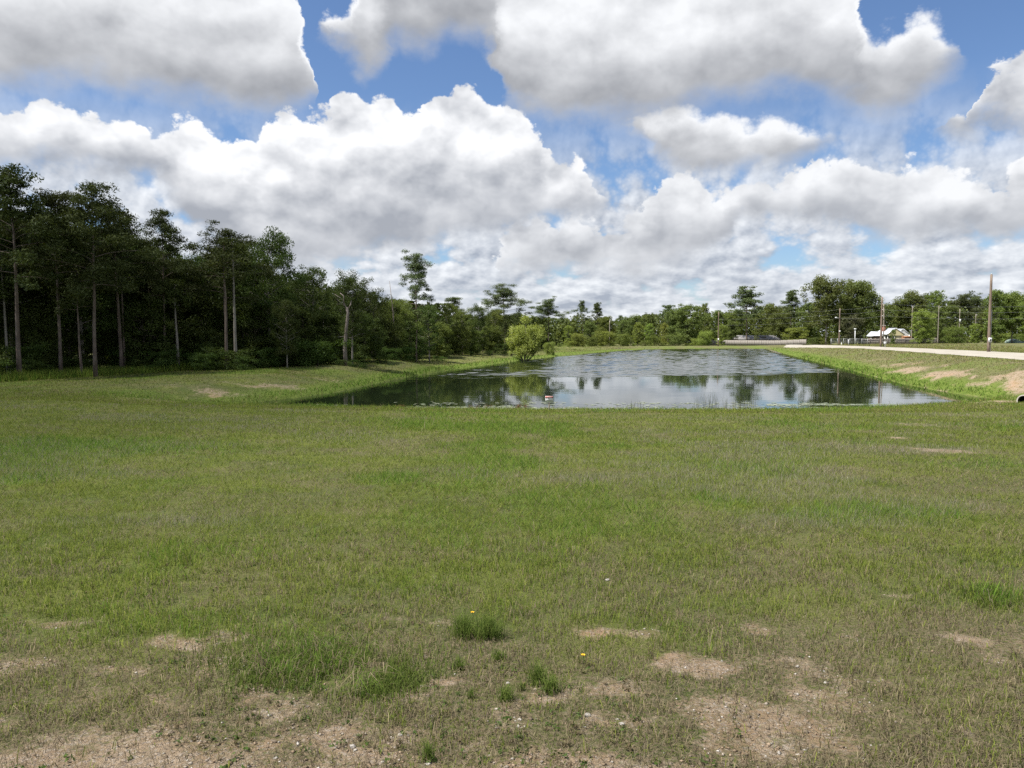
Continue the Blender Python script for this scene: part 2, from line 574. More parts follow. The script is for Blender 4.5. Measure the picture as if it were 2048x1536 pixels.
_D = np.sqrt(((_c[:, None, :2] - _c[None, :, :2]) ** 2).sum(-1) + 0.6 ** 2)
_w = np.linalg.solve(_D + 1e-3 * np.eye(len(_c)), _c[:, 2] - _c[:, 2].mean())


# road of pale crushed stone: centre line and half width
ROAD = [(34, 22, 4.6), (39, 44, 4.6), (43.2, 62, 4.8), (48, 84, 4.4), (52.5, 108, 3.4), (57, 134, 2.9), (62, 160, 2.6), (70, 190, 2.4), (79, 212, 2.2)]
_r = np.array(ROAD, float)


def road_sd(x, y):
    x = np.asarray(x, float)
    y = np.asarray(y, float)
    cx = np.interp(y, _r[:, 1], _r[:, 0])
    hw = np.interp(y, _r[:, 1], _r[:, 2])
    d = np.abs(x - cx) * 0.97 - hw
    return np.where((y < 20) | (y > 213), 9.0, d)



def height(x, y, detail=True):
    x = np.asarray(x, float)
    y = np.asarray(y, float)
    h = np.full(x.shape, _c[:, 2].mean())
    for (cx, cy_, _), w in zip(_c, _w):
        h = h + w * np.sqrt((x - cx) ** 2 + (y - cy_) ** 2 + 0.36)
    sd = pond_sd(x, y)
    h = np.maximum(h, WZ + np.clip(0.30 * sd, 0, 0.22))
    # the straight right bank that carries the road
    cx = np.interp(y, _r[:, 1], _r[:, 0])
    zr = np.interp(y, [40, 100, 130, 160, 200], [-.1, -.1, -.2, -.42, -1.05])
    t = np.clip(sd / np.interp(y, [45, 70, 200], [6.5, 7.6, 7.6]), 0, 1)
    hb = WZ + (zr - WZ) * (1 - (1 - t) ** 1.7)
    w = sstep(y, 43, 52) * (1 - sstep(y, 188, 212)) * sstep(x - np.interp(y, [40, 200], [14, 52]), 0, 3) * (1 - sstep(x - cx, 5, 22))
    h = h * (1 - w) + hb * w
    if detail:
        amp = np.clip(np.hypot(x, y) / 25.0, 0.35, 1.4)
        h = h + (fbm(x, y, 0.35, 3, 5) - 0.5) * 0.06 * amp * np.clip(1.6 - y / 90.0, 0.25, 1) * np.clip(sd / 1.5, 0, 1)
        h = h + (fbm(x, y, 2.6, 3, 9) - 0.5) * 0.035 * np.clip(sd / 1.0, 0, 1)
    h = np.where(sd < 0, WZ - np.minimum(1.2, 0.06 - 0.3 * sd), h)
    return h


def ground_hit(px, py):
    """where the line of sight through a pixel meets the land"""
    r = ray(px, py)
    t = np.exp(np.linspace(math.log(1.5), math.log(400), 900))
    z = EYE + r[2] / r[1] * t
    h = height(r[0] / r[1] * t, t, False)
    k = np.argmax(z <= h)
    return np.array([r[0] / r[1] * t[k], t[k], h[k]])


# ---- bare and lush patches, read off the photograph as (px, py, half width, half height, strength)
BARE = [(120, 1250, 62, 13, .8), (330, 1290, 75, 15, .75), (50, 1330, 120, 20, .85), (210, 1345, 100, 14, .65), (150, 1400, 150, 26, .5), (470, 1275, 36, 10, .6), (20, 1440, 60, 15, .95),
        (330, 1430, 70, 14, .6), (630, 1490, 170, 28, .85), (720, 1515, 120, 26, .85), (60, 1522, 70, 16, .85), (815, 1385, 50, 19, 1.15), (885, 1360, 55, 13, .95), (900, 1250, 45, 12, .45),
        (800, 1240, 60, 10, .4), (1100, 1402, 70, 18, .85), (1210, 1385, 80, 20, .75), (1060, 1440, 130, 26, .55), (1190, 1452, 100, 20, .7), (1190, 1270, 38, 8, .9), (1290, 1270, 66, 9, .7), (1370, 1325, 56, 13, .8),
        (1160, 1522, 80, 18, 1.0), (1450, 1412, 90, 18, .65), (1540, 1452, 130, 24, .85), (1500, 1502, 120, 24, .75), (1660, 1492, 70, 16, .75), (1525, 1262, 28, 6, .9), (1930, 1282, 56, 9, .8), (1800, 1195, 44, 7, .6),
        (1415, 1340, 44, 8, .8), (1785, 876, 24, 3, 1.0), (1890, 903, 40, 5, .75), (1950, 905, 30, 4, .5), (1830, 850, 60, 3, .5),
        (450, 790, 120, 9, .66), (330, 801, 70, 6, .55), (580, 778, 85, 7, .66), (700, 766, 60, 4, .6), (500, 772, 80, 4, .6)]
LUSH = [(640, 1340, 150, 42, 1.0), (745, 1372, 60, 26, 1.0), (1990, 1203, 38, 13, 1.1), (150, 893, 220, 16, .9), (790, 955, 60, 12, .9), (1740, 1022, 130, 14, .7), (1220, 893, 50, 5, .8), (950, 895, 80, 6, .7), (40, 960, 90, 14, .7),
        (880, 1190, 60, 12, .5), (1440, 1000, 70, 12, .5), (1480, 935, 110, 12, .5), (1960, 930, 90, 10, .6), (850, 1035, 90, 14, .5)]


def _world(pl):
    o = []
    for px, py, rx, ry, s in pl:
        c_ = ground_hit(px, py)
        a_ = ground_hit(px, py + ry)[1]
        b_ = ground_hit(px, py - ry)[1]
        o.append((c_[0], c_[1], 1.25 * rx * c_[1] / F, max(0.12, 1.25 * abs(b_ - a_) / 2), s))
    return o


BARE_W = [(a_, b_, c_, d_, min(1.1, e_ * 1.2)) for a_, b_, c_, d_, e_ in _world(BARE)] + [(28.3, 43.2, 2.6, 4.0, .95), (27.4, 48.5, 1.3, 4.5, 1.0), (25.6, 36.9, 3.6, 2.2, 1.1), (22.6, 35.3, 2.6, 0.7, .9), (29.8, 53, 1.7, 5, 1.0), (31.8, 61, 1.5, 6, .95), (34.2, 69, 1.3, 6, .8), (37.5, 80, 1.2, 7, .6), (33.5, 52, 1.2, 5, .6), (33.5, 46, 2.2, 2.0, .7), (36, 74, 0.8, 6, .4)]
LUSH_W = _world(LUSH)


def patch(x, y, P, seed, sc=1.6):
    v = np.zeros(np.shape(x))
    wob = (fbm(x, y, sc, 4, seed) - 0.5)
    wob2 = (fbm(x, y, sc * 4, 3, seed + 7) - 0.5)
    for cx, cy_, rx, ry, s in P:
        q = np.sqrt(((x - cx) / rx) ** 2 + ((y - cy_) / ry) ** 2)
        v = np.maximum(v, s * sstep(1.35 - q + wob * 1.5 + wob2 * 1.3, 0.0, 1.1))
    return v


def fields(x, y):
    """bare soil, lushness and dryness of the turf at a place"""
    x = np.asarray(x, float)
    y = np.asarray(y, float)
    sd = pond_sd(x, y)
    n1 = fbm(x, y, 0.22, 4, 21)
    n2 = fbm(x, y, 1.3, 4, 33)
    n3 = fbm(x, y, 6.0, 3, 41)
    near = sstep(5.6 - y + (fbm(x, y, 0.8, 3, 29) - 0.5) * 2.2, 0, 1.6) * (np.abs(x) < 14)
    soil = patch(x, y, BARE_W, 51)
    strip = sstep(3.9 - y + (fbm(x, y, 1.1, 3, 87) - 0.5) * 1.8 - 0.10 * np.clip(x, -3, 3), 0, 0.8) * near
    soil = np.maximum(soil, strip * (0.42 + 0.55 * sstep(n2, 0.38, 0.6)))
    soil = np.maximum(soil, near * (0.14 + sstep(n2 * 0.6 + n3 * 0.4, 0.46, 0.64) * 0.62))
    lush = patch(x, y, LUSH_W, 61) 
    shore = sstep(2.6 - sd, 0, 1.6) * sstep(sd, -0.2, 0.1)
    lush = np.maximum(lush, shore * np.where(y > 42, 1.0, 0.35))
    lush = np.maximum(lush, sstep(n1, 0.55, 0.72) * 0.7 * (1 - near))
    dry = np.clip(near * 0.82 + sstep(n2, 0.42, 0.66) * 0.45 + sstep(fbm(x, y, 0.5, 3, 77), 0.45, 0.7) * 0.35 * (x > -6) - lush * 0.6, 0, 1)
    dry = np.where((x > 24) & (y > 44) & (sd > 1.6), np.maximum(dry, 0.5 + 0.5 * sstep(n1, 0.35, 0.6)), dry)
    dry = np.where((x < 8) & (y > 60) & (sd > 2.5), np.maximum(dry, 0.3 + 0.3 * sstep(n1, 0.35, 0.6)), dry)
    dry = np.where(y > 180, np.maximum(dry, 0.75 * (sd < 14)), dry)
    soil = np.clip(soil - lush * 0.35 * (soil < 0.9), 0, 1)
    soil = np.where((sd < 1.3) & (sd > 0), soil * np.clip(sd / 1.3, 0, 1) ** 2, soil)
    return soil, lush, dry


# graded grid
def lines(lo, hi, base, k, k2, far):
    v, c_ = [0.0], 0.0
    while c_ < hi:
        a_ = abs(c_)
        c_ += max(base, (k if a_ < far else k2) * a_)
        v.append(c_)
    return np.array(v)


_xp = lines(0, 1500, 0.085, 0.021, 0.07, 70)
GX = np.concatenate([-_xp[:0:-1], _xp])
_yp = lines(0, 1500, 0.08, 0.017, 0.07, 230)
GY = np.concatenate([-np.array([60, 40, 25, 15, 8, 4, 2, 1.0]), _yp])
gx, gy = np.meshgrid(GX, GY)
gz = height(gx, gy)
rsd = road_sd(gx, gy)
soil_g, lush_g, dry_g = fields(gx, gy)


def ground_z(x, y):
    """height on the built mesh"""
    x = np.asarray(x, float)
    y = np.asarray(y, float)
    i = np.clip(np.searchsorted(GX, x) - 1, 0, len(GX) - 2)
    j = np.clip(np.searchsorted(GY, y) - 1, 0, len(GY) - 2)
    u = (x - GX[i]) / (GX[i + 1] - GX[i])
    v = (y - GY[j]) / (GY[j + 1] - GY[j])
    return (gz[j, i] * (1 - u) + gz[j, i + 1] * u) * (1 - v) + (gz[j + 1, i] * (1 - u) + gz[j + 1, i + 1] * u) * v


def gpt(x, y, dz=0.0):
    return (float(x), float(y), float(ground_z(x, y)) + dz)


# ---- ground material: soil, thatch and turf in one sheet
m_ground, nt, b, o = material('turf_and_soil')
geo = N(nt, 'ShaderNodeNewGeometry')
pos = geo.outputs['Position']
a_s = N(nt, 'ShaderNodeAttribute', attribute_name='soil').outputs['Fac']
a_l = N(nt, 'ShaderNodeAttribute', attribute_name='lush').outputs['Fac']
a_d = N(nt, 'ShaderNodeAttribute', attribute_name='dry').outputs['Fac']
n_f = b.noise(pos, 38.0, 4.0, 0.65)
n_m = b.noise(pos, 5.0, 5.0, 0.6)
n_b = b.noise(pos, 0.6, 5.0, 0.6)
n_x = b.noise(pos, 130.0, 3.0, 0.6)
green = b.mix(b.smooth(n_m, 0.35, 0.65), (0.066, 0.088, 0.022), (0.094, 0.114, 0.032))
green = b.mix(b.smooth(n_b, 0.40, 0.62), green, (0.115, 0.130, 0.034))
dry_shade = b.mix(b.smooth(n_f, 0.35, 0.65), (0.062, 0.054, 0.034), (0.165, 0.138, 0.082))  # dry thatch; its darkest tone paints the shade between clumps
lushc = b.mix(b.smooth(n_m, 0.35, 0.65), (0.080, 0.122, 0.020), (0.120, 0.160, 0.030))
turf = b.mix(b.m('MULTIPLY', a_d, b.smooth(n_f, 0.3, 0.6)), green, dry_shade)
turf = b.mix(b.m('MULTIPLY', a_l, 0.85), turf, lushc)
soilc = b.mix(b.smooth(n_m, 0.35, 0.7), (0.225, 0.158, 0.096), (0.285, 0.222, 0.155))
soilc = b.mix(b.m('MULTIPLY', b.smooth(n_b, 0.52, 0.70), 0.6), soilc, (0.34, 0.205, 0.118))
grit = N(nt, 'ShaderNodeTexVoronoi', feature='F1')
nt.links.new(pos, grit.inputs['Vector'])
grit.inputs['Scale'].default_value = 70.0
gcolr = N(nt, 'ShaderNodeSeparateColor')
nt.links.new(grit.outputs['Color'], gcolr.inputs[0])
soilc = b.mix(b.m('MULTIPLY', b.smooth(gcolr.outputs[0], 0.62, 0.9), 0.38), soilc, (0.40, 0.37, 0.335))
soilc = b.mix(b.m('MULTIPLY', b.smooth(gcolr.outputs[1], 0.62, 0.9), 0.5), soilc, (0.16, 0.125, 0.095))
sm = b.smooth(b.m('ADD', b.m('ADD', a_s, b.m('MULTIPLY', b.m('SUBTRACT', n_m, 0.5), 1.3)), b.m('MULTIPLY', b.m('SUBTRACT', n_f, 0.5), 1.1)), 0.30, 1.0)
colg = b.mix(sm, turf, soilc)
bs = N(nt, 'ShaderNodeBsdfPrincipled')
nt.links.new(colg, bs.inputs['Base Color'])
bs.inputs['Roughness'].default_value = 0.95
bs.inputs['Specular IOR Level'].default_value = 0.1
bn = N(nt, 'ShaderNodeBump')
bn.inputs['Strength'].default_value = 0.9
bn.inputs['Distance'].default_value = 0.035
nt.links.new(b.m('ADD', n_f, b.m('MULTIPLY', n_x, 0.5)), bn.inputs['Height'])
nt.links.new(bn.outputs[0], bs.inputs['Normal'])
nt.links.new(bs.outputs[0], o.inputs['Surface'])

nx, ny = len(GX), len(GY)
jj, ii = np.meshgrid(np.arange(ny - 1), np.arange(nx - 1), indexing='ij')
quads = np.stack([jj * nx + ii, jj * nx + ii + 1, (jj + 1) * nx + ii + 1, (jj + 1) * nx + ii], -1).reshape(-1, 4)
gme = fast_mesh('ground', np.stack([gx, gy, gz], -1).reshape(-1, 3), quads, m_ground, True,
                {'soil': soil_g.ravel(), 'lush': lush_g.ravel(), 'dry': dry_g.ravel()})
tag(obj('ground', gme), 'patchy mown grass sloping down to the pond and its banks', kind='structure')

# ---- unseen cloud added overhead, its outline and thickness shaped to shade lawn and left wood
m_cloud, nt, b, o = material('shade_cloud')
d_ = N(nt, 'ShaderNodeBsdfDiffuse')
d_.inputs['Color'].default_value = (0.9, 0.9, 0.9, 1)
t_ = N(nt, 'ShaderNodeBsdfTransparent')
ms = N(nt, 'ShaderNodeMixShader')
nt.links.new(b.m('MULTIPLY', N(nt, 'ShaderNodeAttribute', attribute_name='thick').outputs['Fac'], 0.36), ms.inputs[0])
nt.links.new(t_.outputs[0], ms.inputs[1])
nt.links.new(d_.outputs[0], ms.inputs[2])
nt.links.new(ms.outputs[0], o.inputs['Surface'])
cxs, cys = np.linspace(-170, 110, 71), np.linspace(-70, 130, 51)
cgx, cgy = np.meshgrid(cxs, cys)
lim = np.interp(cgx, [-170, -40, -22, -12, -5, 0, 60, 110], [120, 105, 92, 70, 42, 33, 31, 30])
wob = (fbm(cgx, cgy, 0.06, 3, 201) - 0.5) * 10
th_ = sstep(lim - cgy + wob, -4, 9) * (0.16 + 0.84 * sstep(-cgx, 8, 24)) * sstep(cgy + 70, 0, 25) * sstep(cgx + 170, 0, 40) * sstep(110 - cgx, 0, 40)
cb_ = np.stack([cgx, cgy, np.full(cgx.shape, -1.0)], -1) + to_sun * (520 / to_sun[2])
ct_ = cb_ + np.array([0, 0, 1.0]) * (th_ * (14 + 26 * fbm(cgx, cgy, 0.05, 4, 203)) + 0.2)[..., None]
ncx, ncy = len(cxs), len(cys)
jj, ii = np.meshgrid(np.arange(ncy - 1), np.arange(ncx - 1), indexing='ij')
cq = np.stack([jj * ncx + ii, jj * ncx + ii + 1, (jj + 1) * ncx + ii + 1, (jj + 1) * ncx + ii], -1).reshape(-1, 4)
cq = cq[(th_.ravel()[cq] > 0.002).any(1)]
cme = fast_mesh('cloud', np.concatenate([cb_.reshape(-1, 3), ct_.reshape(-1, 3)]), [cq[:, ::-1], cq + ncx * ncy], m_cloud, True, {'thick': np.concatenate([th_.ravel(), th_.ravel()])})
tag(obj('cloud', cme), 'thin cloud high overhead whose shade lies on the lawn', kind='stuff')

# ---- road
m_road, nt, b, o = material('crushed_stone')
geo = N(nt, 'ShaderNodeNewGeometry')
pos = geo.outputs['Position']
n1 = b.noise(pos, 0.5, 5.0, 0.6)
n2 = b.noise(pos, 9.0, 5.0, 0.7)
cc = b.mix(b.smooth(n1, 0.35, 0.65), (0.27, 0.248, 0.205), (0.345, 0.322, 0.278))
cc = b.mix(b.m('MULTIPLY', b.smooth(n2, 0.45, 0.7), 0.5), cc, (0.25, 0.22, 0.175))
bs = N(nt, 'ShaderNodeBsdfPrincipled')
nt.links.new(cc, bs.inputs['Base Color'])
bs.inputs['Roughness'].default_value = 0.95
bs.inputs['Specular IOR Level'].default_value = 0.1
nt.links.new(bs.outputs[0], o.inputs['Surface'])
yy = np.concatenate([np.arange(20.5, 80, 0.8), np.arange(80, 213, 1.6)])
tt = np.linspace(-1, 1, 13)
RV = []
for q in yy:
    cx = np.interp(q, _r[:, 1], _r[:, 0])
    hw = np.interp(q, _r[:, 1], _r[:, 2])
    e0 = (fbm(np.array([q]), np.array([3.0]), 0.4, 3, 5)[0] - 0.5) * 1.0
    e1 = (fbm(np.array([q]), np.array([9.0]), 0.4, 3, 6)[0] - 0.5) * 1.0
    xs = np.linspace(cx - hw + e0, cx + hw + e1, 13)
    zs = ground_z(xs, np.full(13, q)) + 0.05 * (1 - tt ** 4) + 0.012
    RV.append(np.stack([xs, np.full(13, q), zs], -1))
RV = np.concatenate(RV)
jj, ii = np.meshgrid(np.arange(len(yy) - 1), np.arange(12), indexing='ij')
RQ = np.stack([jj * 13 + ii, jj * 13 + ii + 1, (jj + 1) * 13 + ii + 1, (jj + 1) * 13 + ii], -1).reshape(-1, 4)
tag(obj('gravel_road', fast_mesh('gravel_road', RV, RQ, m_road, True)), 'pale crushed stone road along the right bank of the pond', kind='structure')

# ---- water
m_water, nt, b, o = material('pond_water')
geo = N(nt, 'ShaderNodeNewGeometry')
pos = geo.outputs['Position']
X, Y, Z = b.sep(pos)
breeze = N(nt, 'ShaderNodeAttribute', attribute_name='breeze').outputs['Fac']
mp = N(nt, 'ShaderNodeMapping')
mp.inputs['Scale'].default_value = (0.55, 1.6, 1)
nt.links.new(pos, mp.inputs['Vector'])
r1 = b.noise(mp.outputs[0], 1.6, 3.0, 0.6)
r2 = b.noise(mp.outputs[0], 0.35, 2.0, 0.5)
hh = b.m('ADD', b.m('MULTIPLY', r1, b.mixf(breeze, 0.0005, 0.0015)), b.m('MULTIPLY', r2, b.mixf(breeze, 0.0045, 0.003)))
bn = N(nt, 'ShaderNodeBump')
bn.inputs['Strength'].default_value = 1.0
bn.inputs['Distance'].default_value = 1.0
nt.links.new(hh, bn.inputs['Height'])
bs = N(nt, 'ShaderNodeBsdfPrincipled')
bs.inputs['Base Color'].default_value = (0.010, 0.016, 0.007, 1)
bs.inputs['IOR'].default_value = 1.333
nt.links.new(b.mixf(breeze, 0.035, 0.05), bs.inputs['Roughness'])
nt.links.new(bn.outputs[0], bs.inputs['Normal'])
nt.links.new(bs.outputs[0], o.inputs['Surface'])
# grid over the pond, a little past the shoreline so that the bank cuts it; real ripples where the breeze reaches
wxs = np.arange(-14.0, 69.0, 0.30)
wys = np.concatenate([np.arange(33.5, 54.0, 0.8), np.arange(54.0, 204.0, 0.21)])
wx, wy = np.meshgrid(wxs, wys)
wsd = pond_sd(wx, wy)
front = wy - 0.36 * wx + (fbm(wx, wy, 0.09, 3, 301) - 0.5) * 12 + (fbm(wx * 0.25, wy, 0.9, 2, 303) - 0.5) * 5
brz = sstep(front, 61.5, 66.0) * (0.82 + 0.18 * sstep(fbm(wx * 0.5, wy, 0.06, 3, 305), 0.3, 0.6)) * sstep(-wsd, 0.0, 2.5)
wz = np.zeros(wx.shape)
rng = np.random.default_rng(44)
for _ in range(22):
    lam = 0.75 + 1.9 * rng.random() ** 1.5
    th = rng.normal() * 0.55
    k_ = 2 * math.pi / lam
    wz += (0.019 / k_) * np.sin(k_ * (wx * math.sin(th) + wy * math.cos(th)) + rng.random() * 6.28)
wz = WZ + brz * wz
nwx = len(wxs)
jj, ii = np.meshgrid(np.arange(len(wys) - 1), np.arange(nwx - 1), indexing='ij')
wq = np.stack([jj * nwx + ii, jj * nwx + ii + 1, (jj + 1) * nwx + ii + 1, (jj + 1) * nwx + ii], -1).reshape(-1, 4)
wq = wq[(wsd.ravel()[wq] < 0.35).any(1)]
used = np.unique(wq)
re_ = np.full(wx.size, -1)
re_[used] = np.arange(len(used))
wme = fast_mesh('water', np.stack([wx, wy, wz], -1).reshape(-1, 3)[used], re_[wq], m_water, True, {'breeze': brz.ravel()[used]})
tag(obj('water', wme), 'still dark pond water, smooth near and ruffled farther out', kind='structure')
import bmesh


# ------------------------------------------------------------------ trees
M_BARK_PINE = plain('pine_bark', (0.085, 0.064, 0.050), (0.155, 0.125, 0.105), 5.0, 0.95, 0.6, (1, 1, 0.3))
M_BARK_GREY = plain('grey_bark', (0.15, 0.135, 0.115), (0.26, 0.24, 0.21), 5.0, 0.95, 0.5, (1, 1, 0.3))
M_BARK_DARK = plain('dark_bark', (0.05, 0.042, 0.033), (0.10, 0.085, 0.068), 5.0, 0.95, 0.5, (1, 1, 0.3))
M_SNAG = plain('weathered_dead_wood', (0.235, 0.20, 0.175), (0.13, 0.105, 0.09), 3.0, 0.9, 0.5, (1, 1, 0.3))
M_PINE = foliage('pine_needles', (0.032, 0.044, 0.012), (0.078, 0.096, 0.026), 0.18)
M_PINE2 = foliage('pine_needles_pale', (0.044, 0.066, 0.024), (0.108, 0.132, 0.050), 0.22)
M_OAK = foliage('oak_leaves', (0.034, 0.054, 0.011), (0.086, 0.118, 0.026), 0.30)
M_MID = foliage('mid_green_leaves', (0.072, 0.102, 0.019), (0.160, 0.194, 0.046), 0.34)
M_LIGHT = foliage('light_green_leaves', (0.135, 0.185, 0.032), (0.235, 0.285, 0.070), 0.38)
M_WILLOW = foliage('willow_leaves', (0.185, 0.220, 0.042), (0.300, 0.330, 0.090), 0.40)
M_OLIVE = foliage('grey_olive_leaves', (0.060, 0.072, 0.032), (0.120, 0.130, 0.065), 0.25)
M_FARLIT = foliage('far_lit_oak_leaves', (0.062, 0.084, 0.021), (0.145, 0.176, 0.048), 0.32)  # oak leaves brightened: sunlight on the far trees put into the colour
M_UNDER = foliage('undergrowth_leaves', (0.035, 0.066, 0.012), (0.090, 0.140, 0.028), 0.34)


def leaves(C, R, n, size, rng, aspect=0.5, up=0.5, shell=0.55):
    """n leaves in each of the clumps C (k,3) with radii R (k,3)"""
    k = len(C)
    n = np.asarray(n)
    if n.ndim == 0:
        n = np.full(k, int(n))
    I = np.repeat(np.arange(k), n)
    d = rng.normal(size=(len(I), 3))
    d /= np.linalg.norm(d, axis=1)[:, None]
    r = rng.random(len(I)) ** shell
    P = C[I] + d * r[:, None] * R[I]
    Nn = d * 0.6 + rng.normal(size=d.shape) * 0.7 + np.array([0, 0, up])
    Nn /= np.linalg.norm(Nn, axis=1)[:, None]
    T = np.cross(Nn, rng.normal(size=d.shape))
    T /= np.linalg.norm(T, axis=1)[:, None] + 1e-9
    Bn = np.cross(Nn, T)
    s = size * (0.6 + 0.8 * rng.random(len(I)))[:, None]
    V = np.stack([P - T * s * 0.5, P + Bn * s * aspect * 0.5, P + T * s * 0.5 + Nn * s * 0.12, P - Bn * s * aspect * 0.5], 1)
    ct = rng.random(k)
    tone = np.clip(0.55 * rng.random(len(I)) + 0.45 * ct[I], 0, 1)
    return V.reshape(-1, 3), np.repeat(tone, 4)


def wobble_path(p0, p1, n, amp, rng, droop=0.0):
    t = np.linspace(0, 1, n)[:, None]
    P = np.asarray(p0) * (1 - t) + np.asarray(p1) * t
    L = np.linalg.norm(np.asarray(p1) - np.asarray(p0))
    w = rng.normal(size=(n, 3)) * amp * L
    w[0] = 0
    w = np.cumsum(w, 0) * 0.5
    w *= np.sin(t * math.pi * 0.5) * 0.6 + 0.0
    P = P + w
    P[:, 2] -= droop * L * (t[:, 0] ** 2 - t[:, 0] * 0.6)
    return P


def grow(kind, seed, H, Rc, cb, nlimb, leaf, dens, trunk_r, lean=0.0, flat=0.55, clump=0.2, gappy=0.0, nt=8, limb_vis=True, low_skirt=False):
    """one tree: (trunk MB, leaf vertices, tones). kind pine / oak / oval / willow / spire"""
    rng = np.random.default_rng(seed)
    mb = MB()
    topz = H * (0.97 if kind in ('pine', 'spire') else 0.86)
    P = wobble_path((0, 0, -0.3), (lean * H, rng.normal() * 0.01 * H, topz), nt, 0.012 if kind == 'pine' else 0.02, rng)
    tr = trunk_r * (1 - 0.85 * (np.linspace(0, 1, nt) ** 1.2))
    tr[0] *= 1.25
    mb.tube(P, tr, 8)
    C, R, W_ = [], [], []

    def on_trunk(f):
        z = f * topz
        return np.array([np.interp(z, P[:, 2], P[:, 0]), np.interp(z, P[:, 2], P[:, 1]), z])
    a0 = rng.random() * 6.28
    for i in range(nlimb):
        f = cb + (1.0 - cb) * ((i + 0.5) / nlimb) ** (0.85 if kind == 'pine' else 1.0)
        t = (f - cb) / (1 - cb)
        a_ = a0 + i * 2.399963 + rng.normal() * 0.35
        if kind == 'pine':
            prof = (0.45 + 1.0 * math.sin(min(1, t * 1.05 + 0.22) * math.pi) ** 0.8) * 0.75
            rise = 0.05 + 0.55 * t
        elif kind == 'spire':
            prof = 1.05 * (1 - t) ** 0.75 + 0.10
            rise = 0.1
        elif kind == 'oval':
            prof = math.sin((0.12 + 0.82 * t) * math.pi) ** 0.55
            rise = 0.35 + 0.5 * t
        elif kind == 'willow':
            prof = math.sin((0.22 + 0.70 * t) * math.pi) ** 0.5
            rise = 0.55
        else:
            prof = math.sin((0.20 + 0.72 * t) * math.pi) ** 0.6
            rise = 0.25 + 0.7 * t
        L = Rc * prof * (0.62 + 0.55 * rng.random())
        if gappy and rng.random() < gappy:
            L *= 0.45
        p0 = on_trunk(min(0.97, f * (0.96 if kind != 'willow' else 0.7)))
        p1 = p0 + np.array([math.cos(a_) * L, math.sin(a_) * L, L * rise * (0.7 + 0.6 * rng.random())])
        p1[2] = min(p1[2], H * 0.985)
        if limb_vis:
            Q = wobble_path(p0, p1, 5, 0.05, rng, 0.15)
            r0 = max(0.02, np.interp(p0[2], P[:, 2], tr) * 0.5)
            mb.tube(Q, np.linspace(r0, r0 * 0.18, 5), 5, False)
        else:
            Q = np.linspace(p0, p1, 5)
        nc = 3 if kind == 'pine' else 4
        cr = clump * Rc * (0.75 + 0.5 * rng.random())
        for q in range(nc):
            u = 1.0 - q * (0.20 if kind == 'pine' else 0.22)
            k_ = u * 4
            j = min(3, int(k_))
            c_ = Q[j] * (1 - (k_ - j)) + Q[j + 1] * (k_ - j)
            side = rng.normal(size=3) * cr * (0.75 if q else 0.15)
            side[2] *= 0.6
            C.append(c_ + side)
            s_ = cr * (1.0 - 0.13 * q) * (0.8 + 0.4 * rng.random())
            R.append((s_, s_, s_ * flat))
            W_.append(s_ * s_)
            if limb_vis and q and kind != 'pine':
                mb.tube(np.array([Q[j], c_ + side]), [0.025, 0.008], 4, False)
    # crown top
    tp = P[-1]
    for q in range(3 if kind in ('pine', 'spire') else 5):
        s_ = clump * Rc * (0.55 if kind == 'spire' else 0.9)
        C.append(tp + np.array([rng.normal() * s_ * 0.7, rng.normal() * s_ * 0.7, (H - tp[2]) * 0.45 * rng.random()]))
        R.append((s_, s_, s_ * flat))
        W_.append(s_ * s_)
    if low_skirt:
        for q in range(nlimb):
            a_ = rng.random() * 6.28
            rr = Rc * (0.3 + 0.65 * rng.random())
            s_ = clump * Rc * (0.7 + 0.5 * rng.random())
            C.append(np.array([math.cos(a_) * rr, math.sin(a_) * rr, H * (0.05 + 0.35 * rng.random())]))
            R.append((s_, s_, s_ * 0.7))
            W_.append(s_ * s_)
    C, R, W_ = np.array(C), np.array(R), np.array(W_)
    n = np.maximum(3, (dens * W_ / (leaf * leaf)).astype(int))
    asp = 0.30 if kind in ('pine', 'willow') else 0.55
    V, tone = leaves(C, R, n, leaf * (1.35 if kind in ('pine', 'willow') else 1.0), rng, asp, 0.5)
    return mb, V, tone


PROTO = {}


def proto(key, *a_, **k):
    if key not in PROTO:
        mats = k.pop('mats')
        mb, V, tone = grow(*a_, **k)
        me_t = mb.mesh('trunk', mats[0], True)
        q = np.arange(len(V)).reshape(-1, 4)
        me_c = fast_mesh('crown', V, q, mats[1], False, {'tone': tone})
        PROTO[key] = (me_t, me_c, a_[2], V, mb)
    return PROTO[key]


def plant(name, pr, loc, h, label, cat='tree', group=None, rz=0.0, wide=1.0, crown_mat=None):
    me_t, me_c, H = pr[:3]
    s = h / H
    e = empty(name, loc, label, cat, group, rz)
    for nm, me in (('trunk', me_t), ('crown', me_c)):
        o_ = obj(nm, me, e)
        o_.scale = (s * wide, s * wide, s)
        if nm == 'crown' and crown_mat:
            o_.material_slots[0].link = 'OBJECT'
            o_.material_slots[0].material = crown_mat
    return e


# prototypes, nominal 14 m tall. near ones carry small leaves, far ones larger leaf clumps
def P_pine(i, far=False):
    return proto(('pine', i, far), 'pine', 100 + i, 14.0, 2.9 + 0.3 * (i % 3), 0.48 + 0.05 * (i % 2), 30, 0.30 if far else 0.17, 9.0 if far else 7.5, 0.135, flat=0.5, clump=0.27, gappy=0.25, mats=(M_BARK_PINE, M_PINE))


def P_oak(i, far=False):
    return proto(('oak', i, far), 'oak', 200 + i, 14.0, 4.0 + 0.4 * (i % 3), 0.30 + 0.06 * (i % 2), 40, 0.34 if far else 0.20, 10.5 if far else 6.8, 0.2, flat=0.7, clump=0.31 if far else 0.26, gappy=0.1, mats=(M_BARK_GREY, M_OAK))


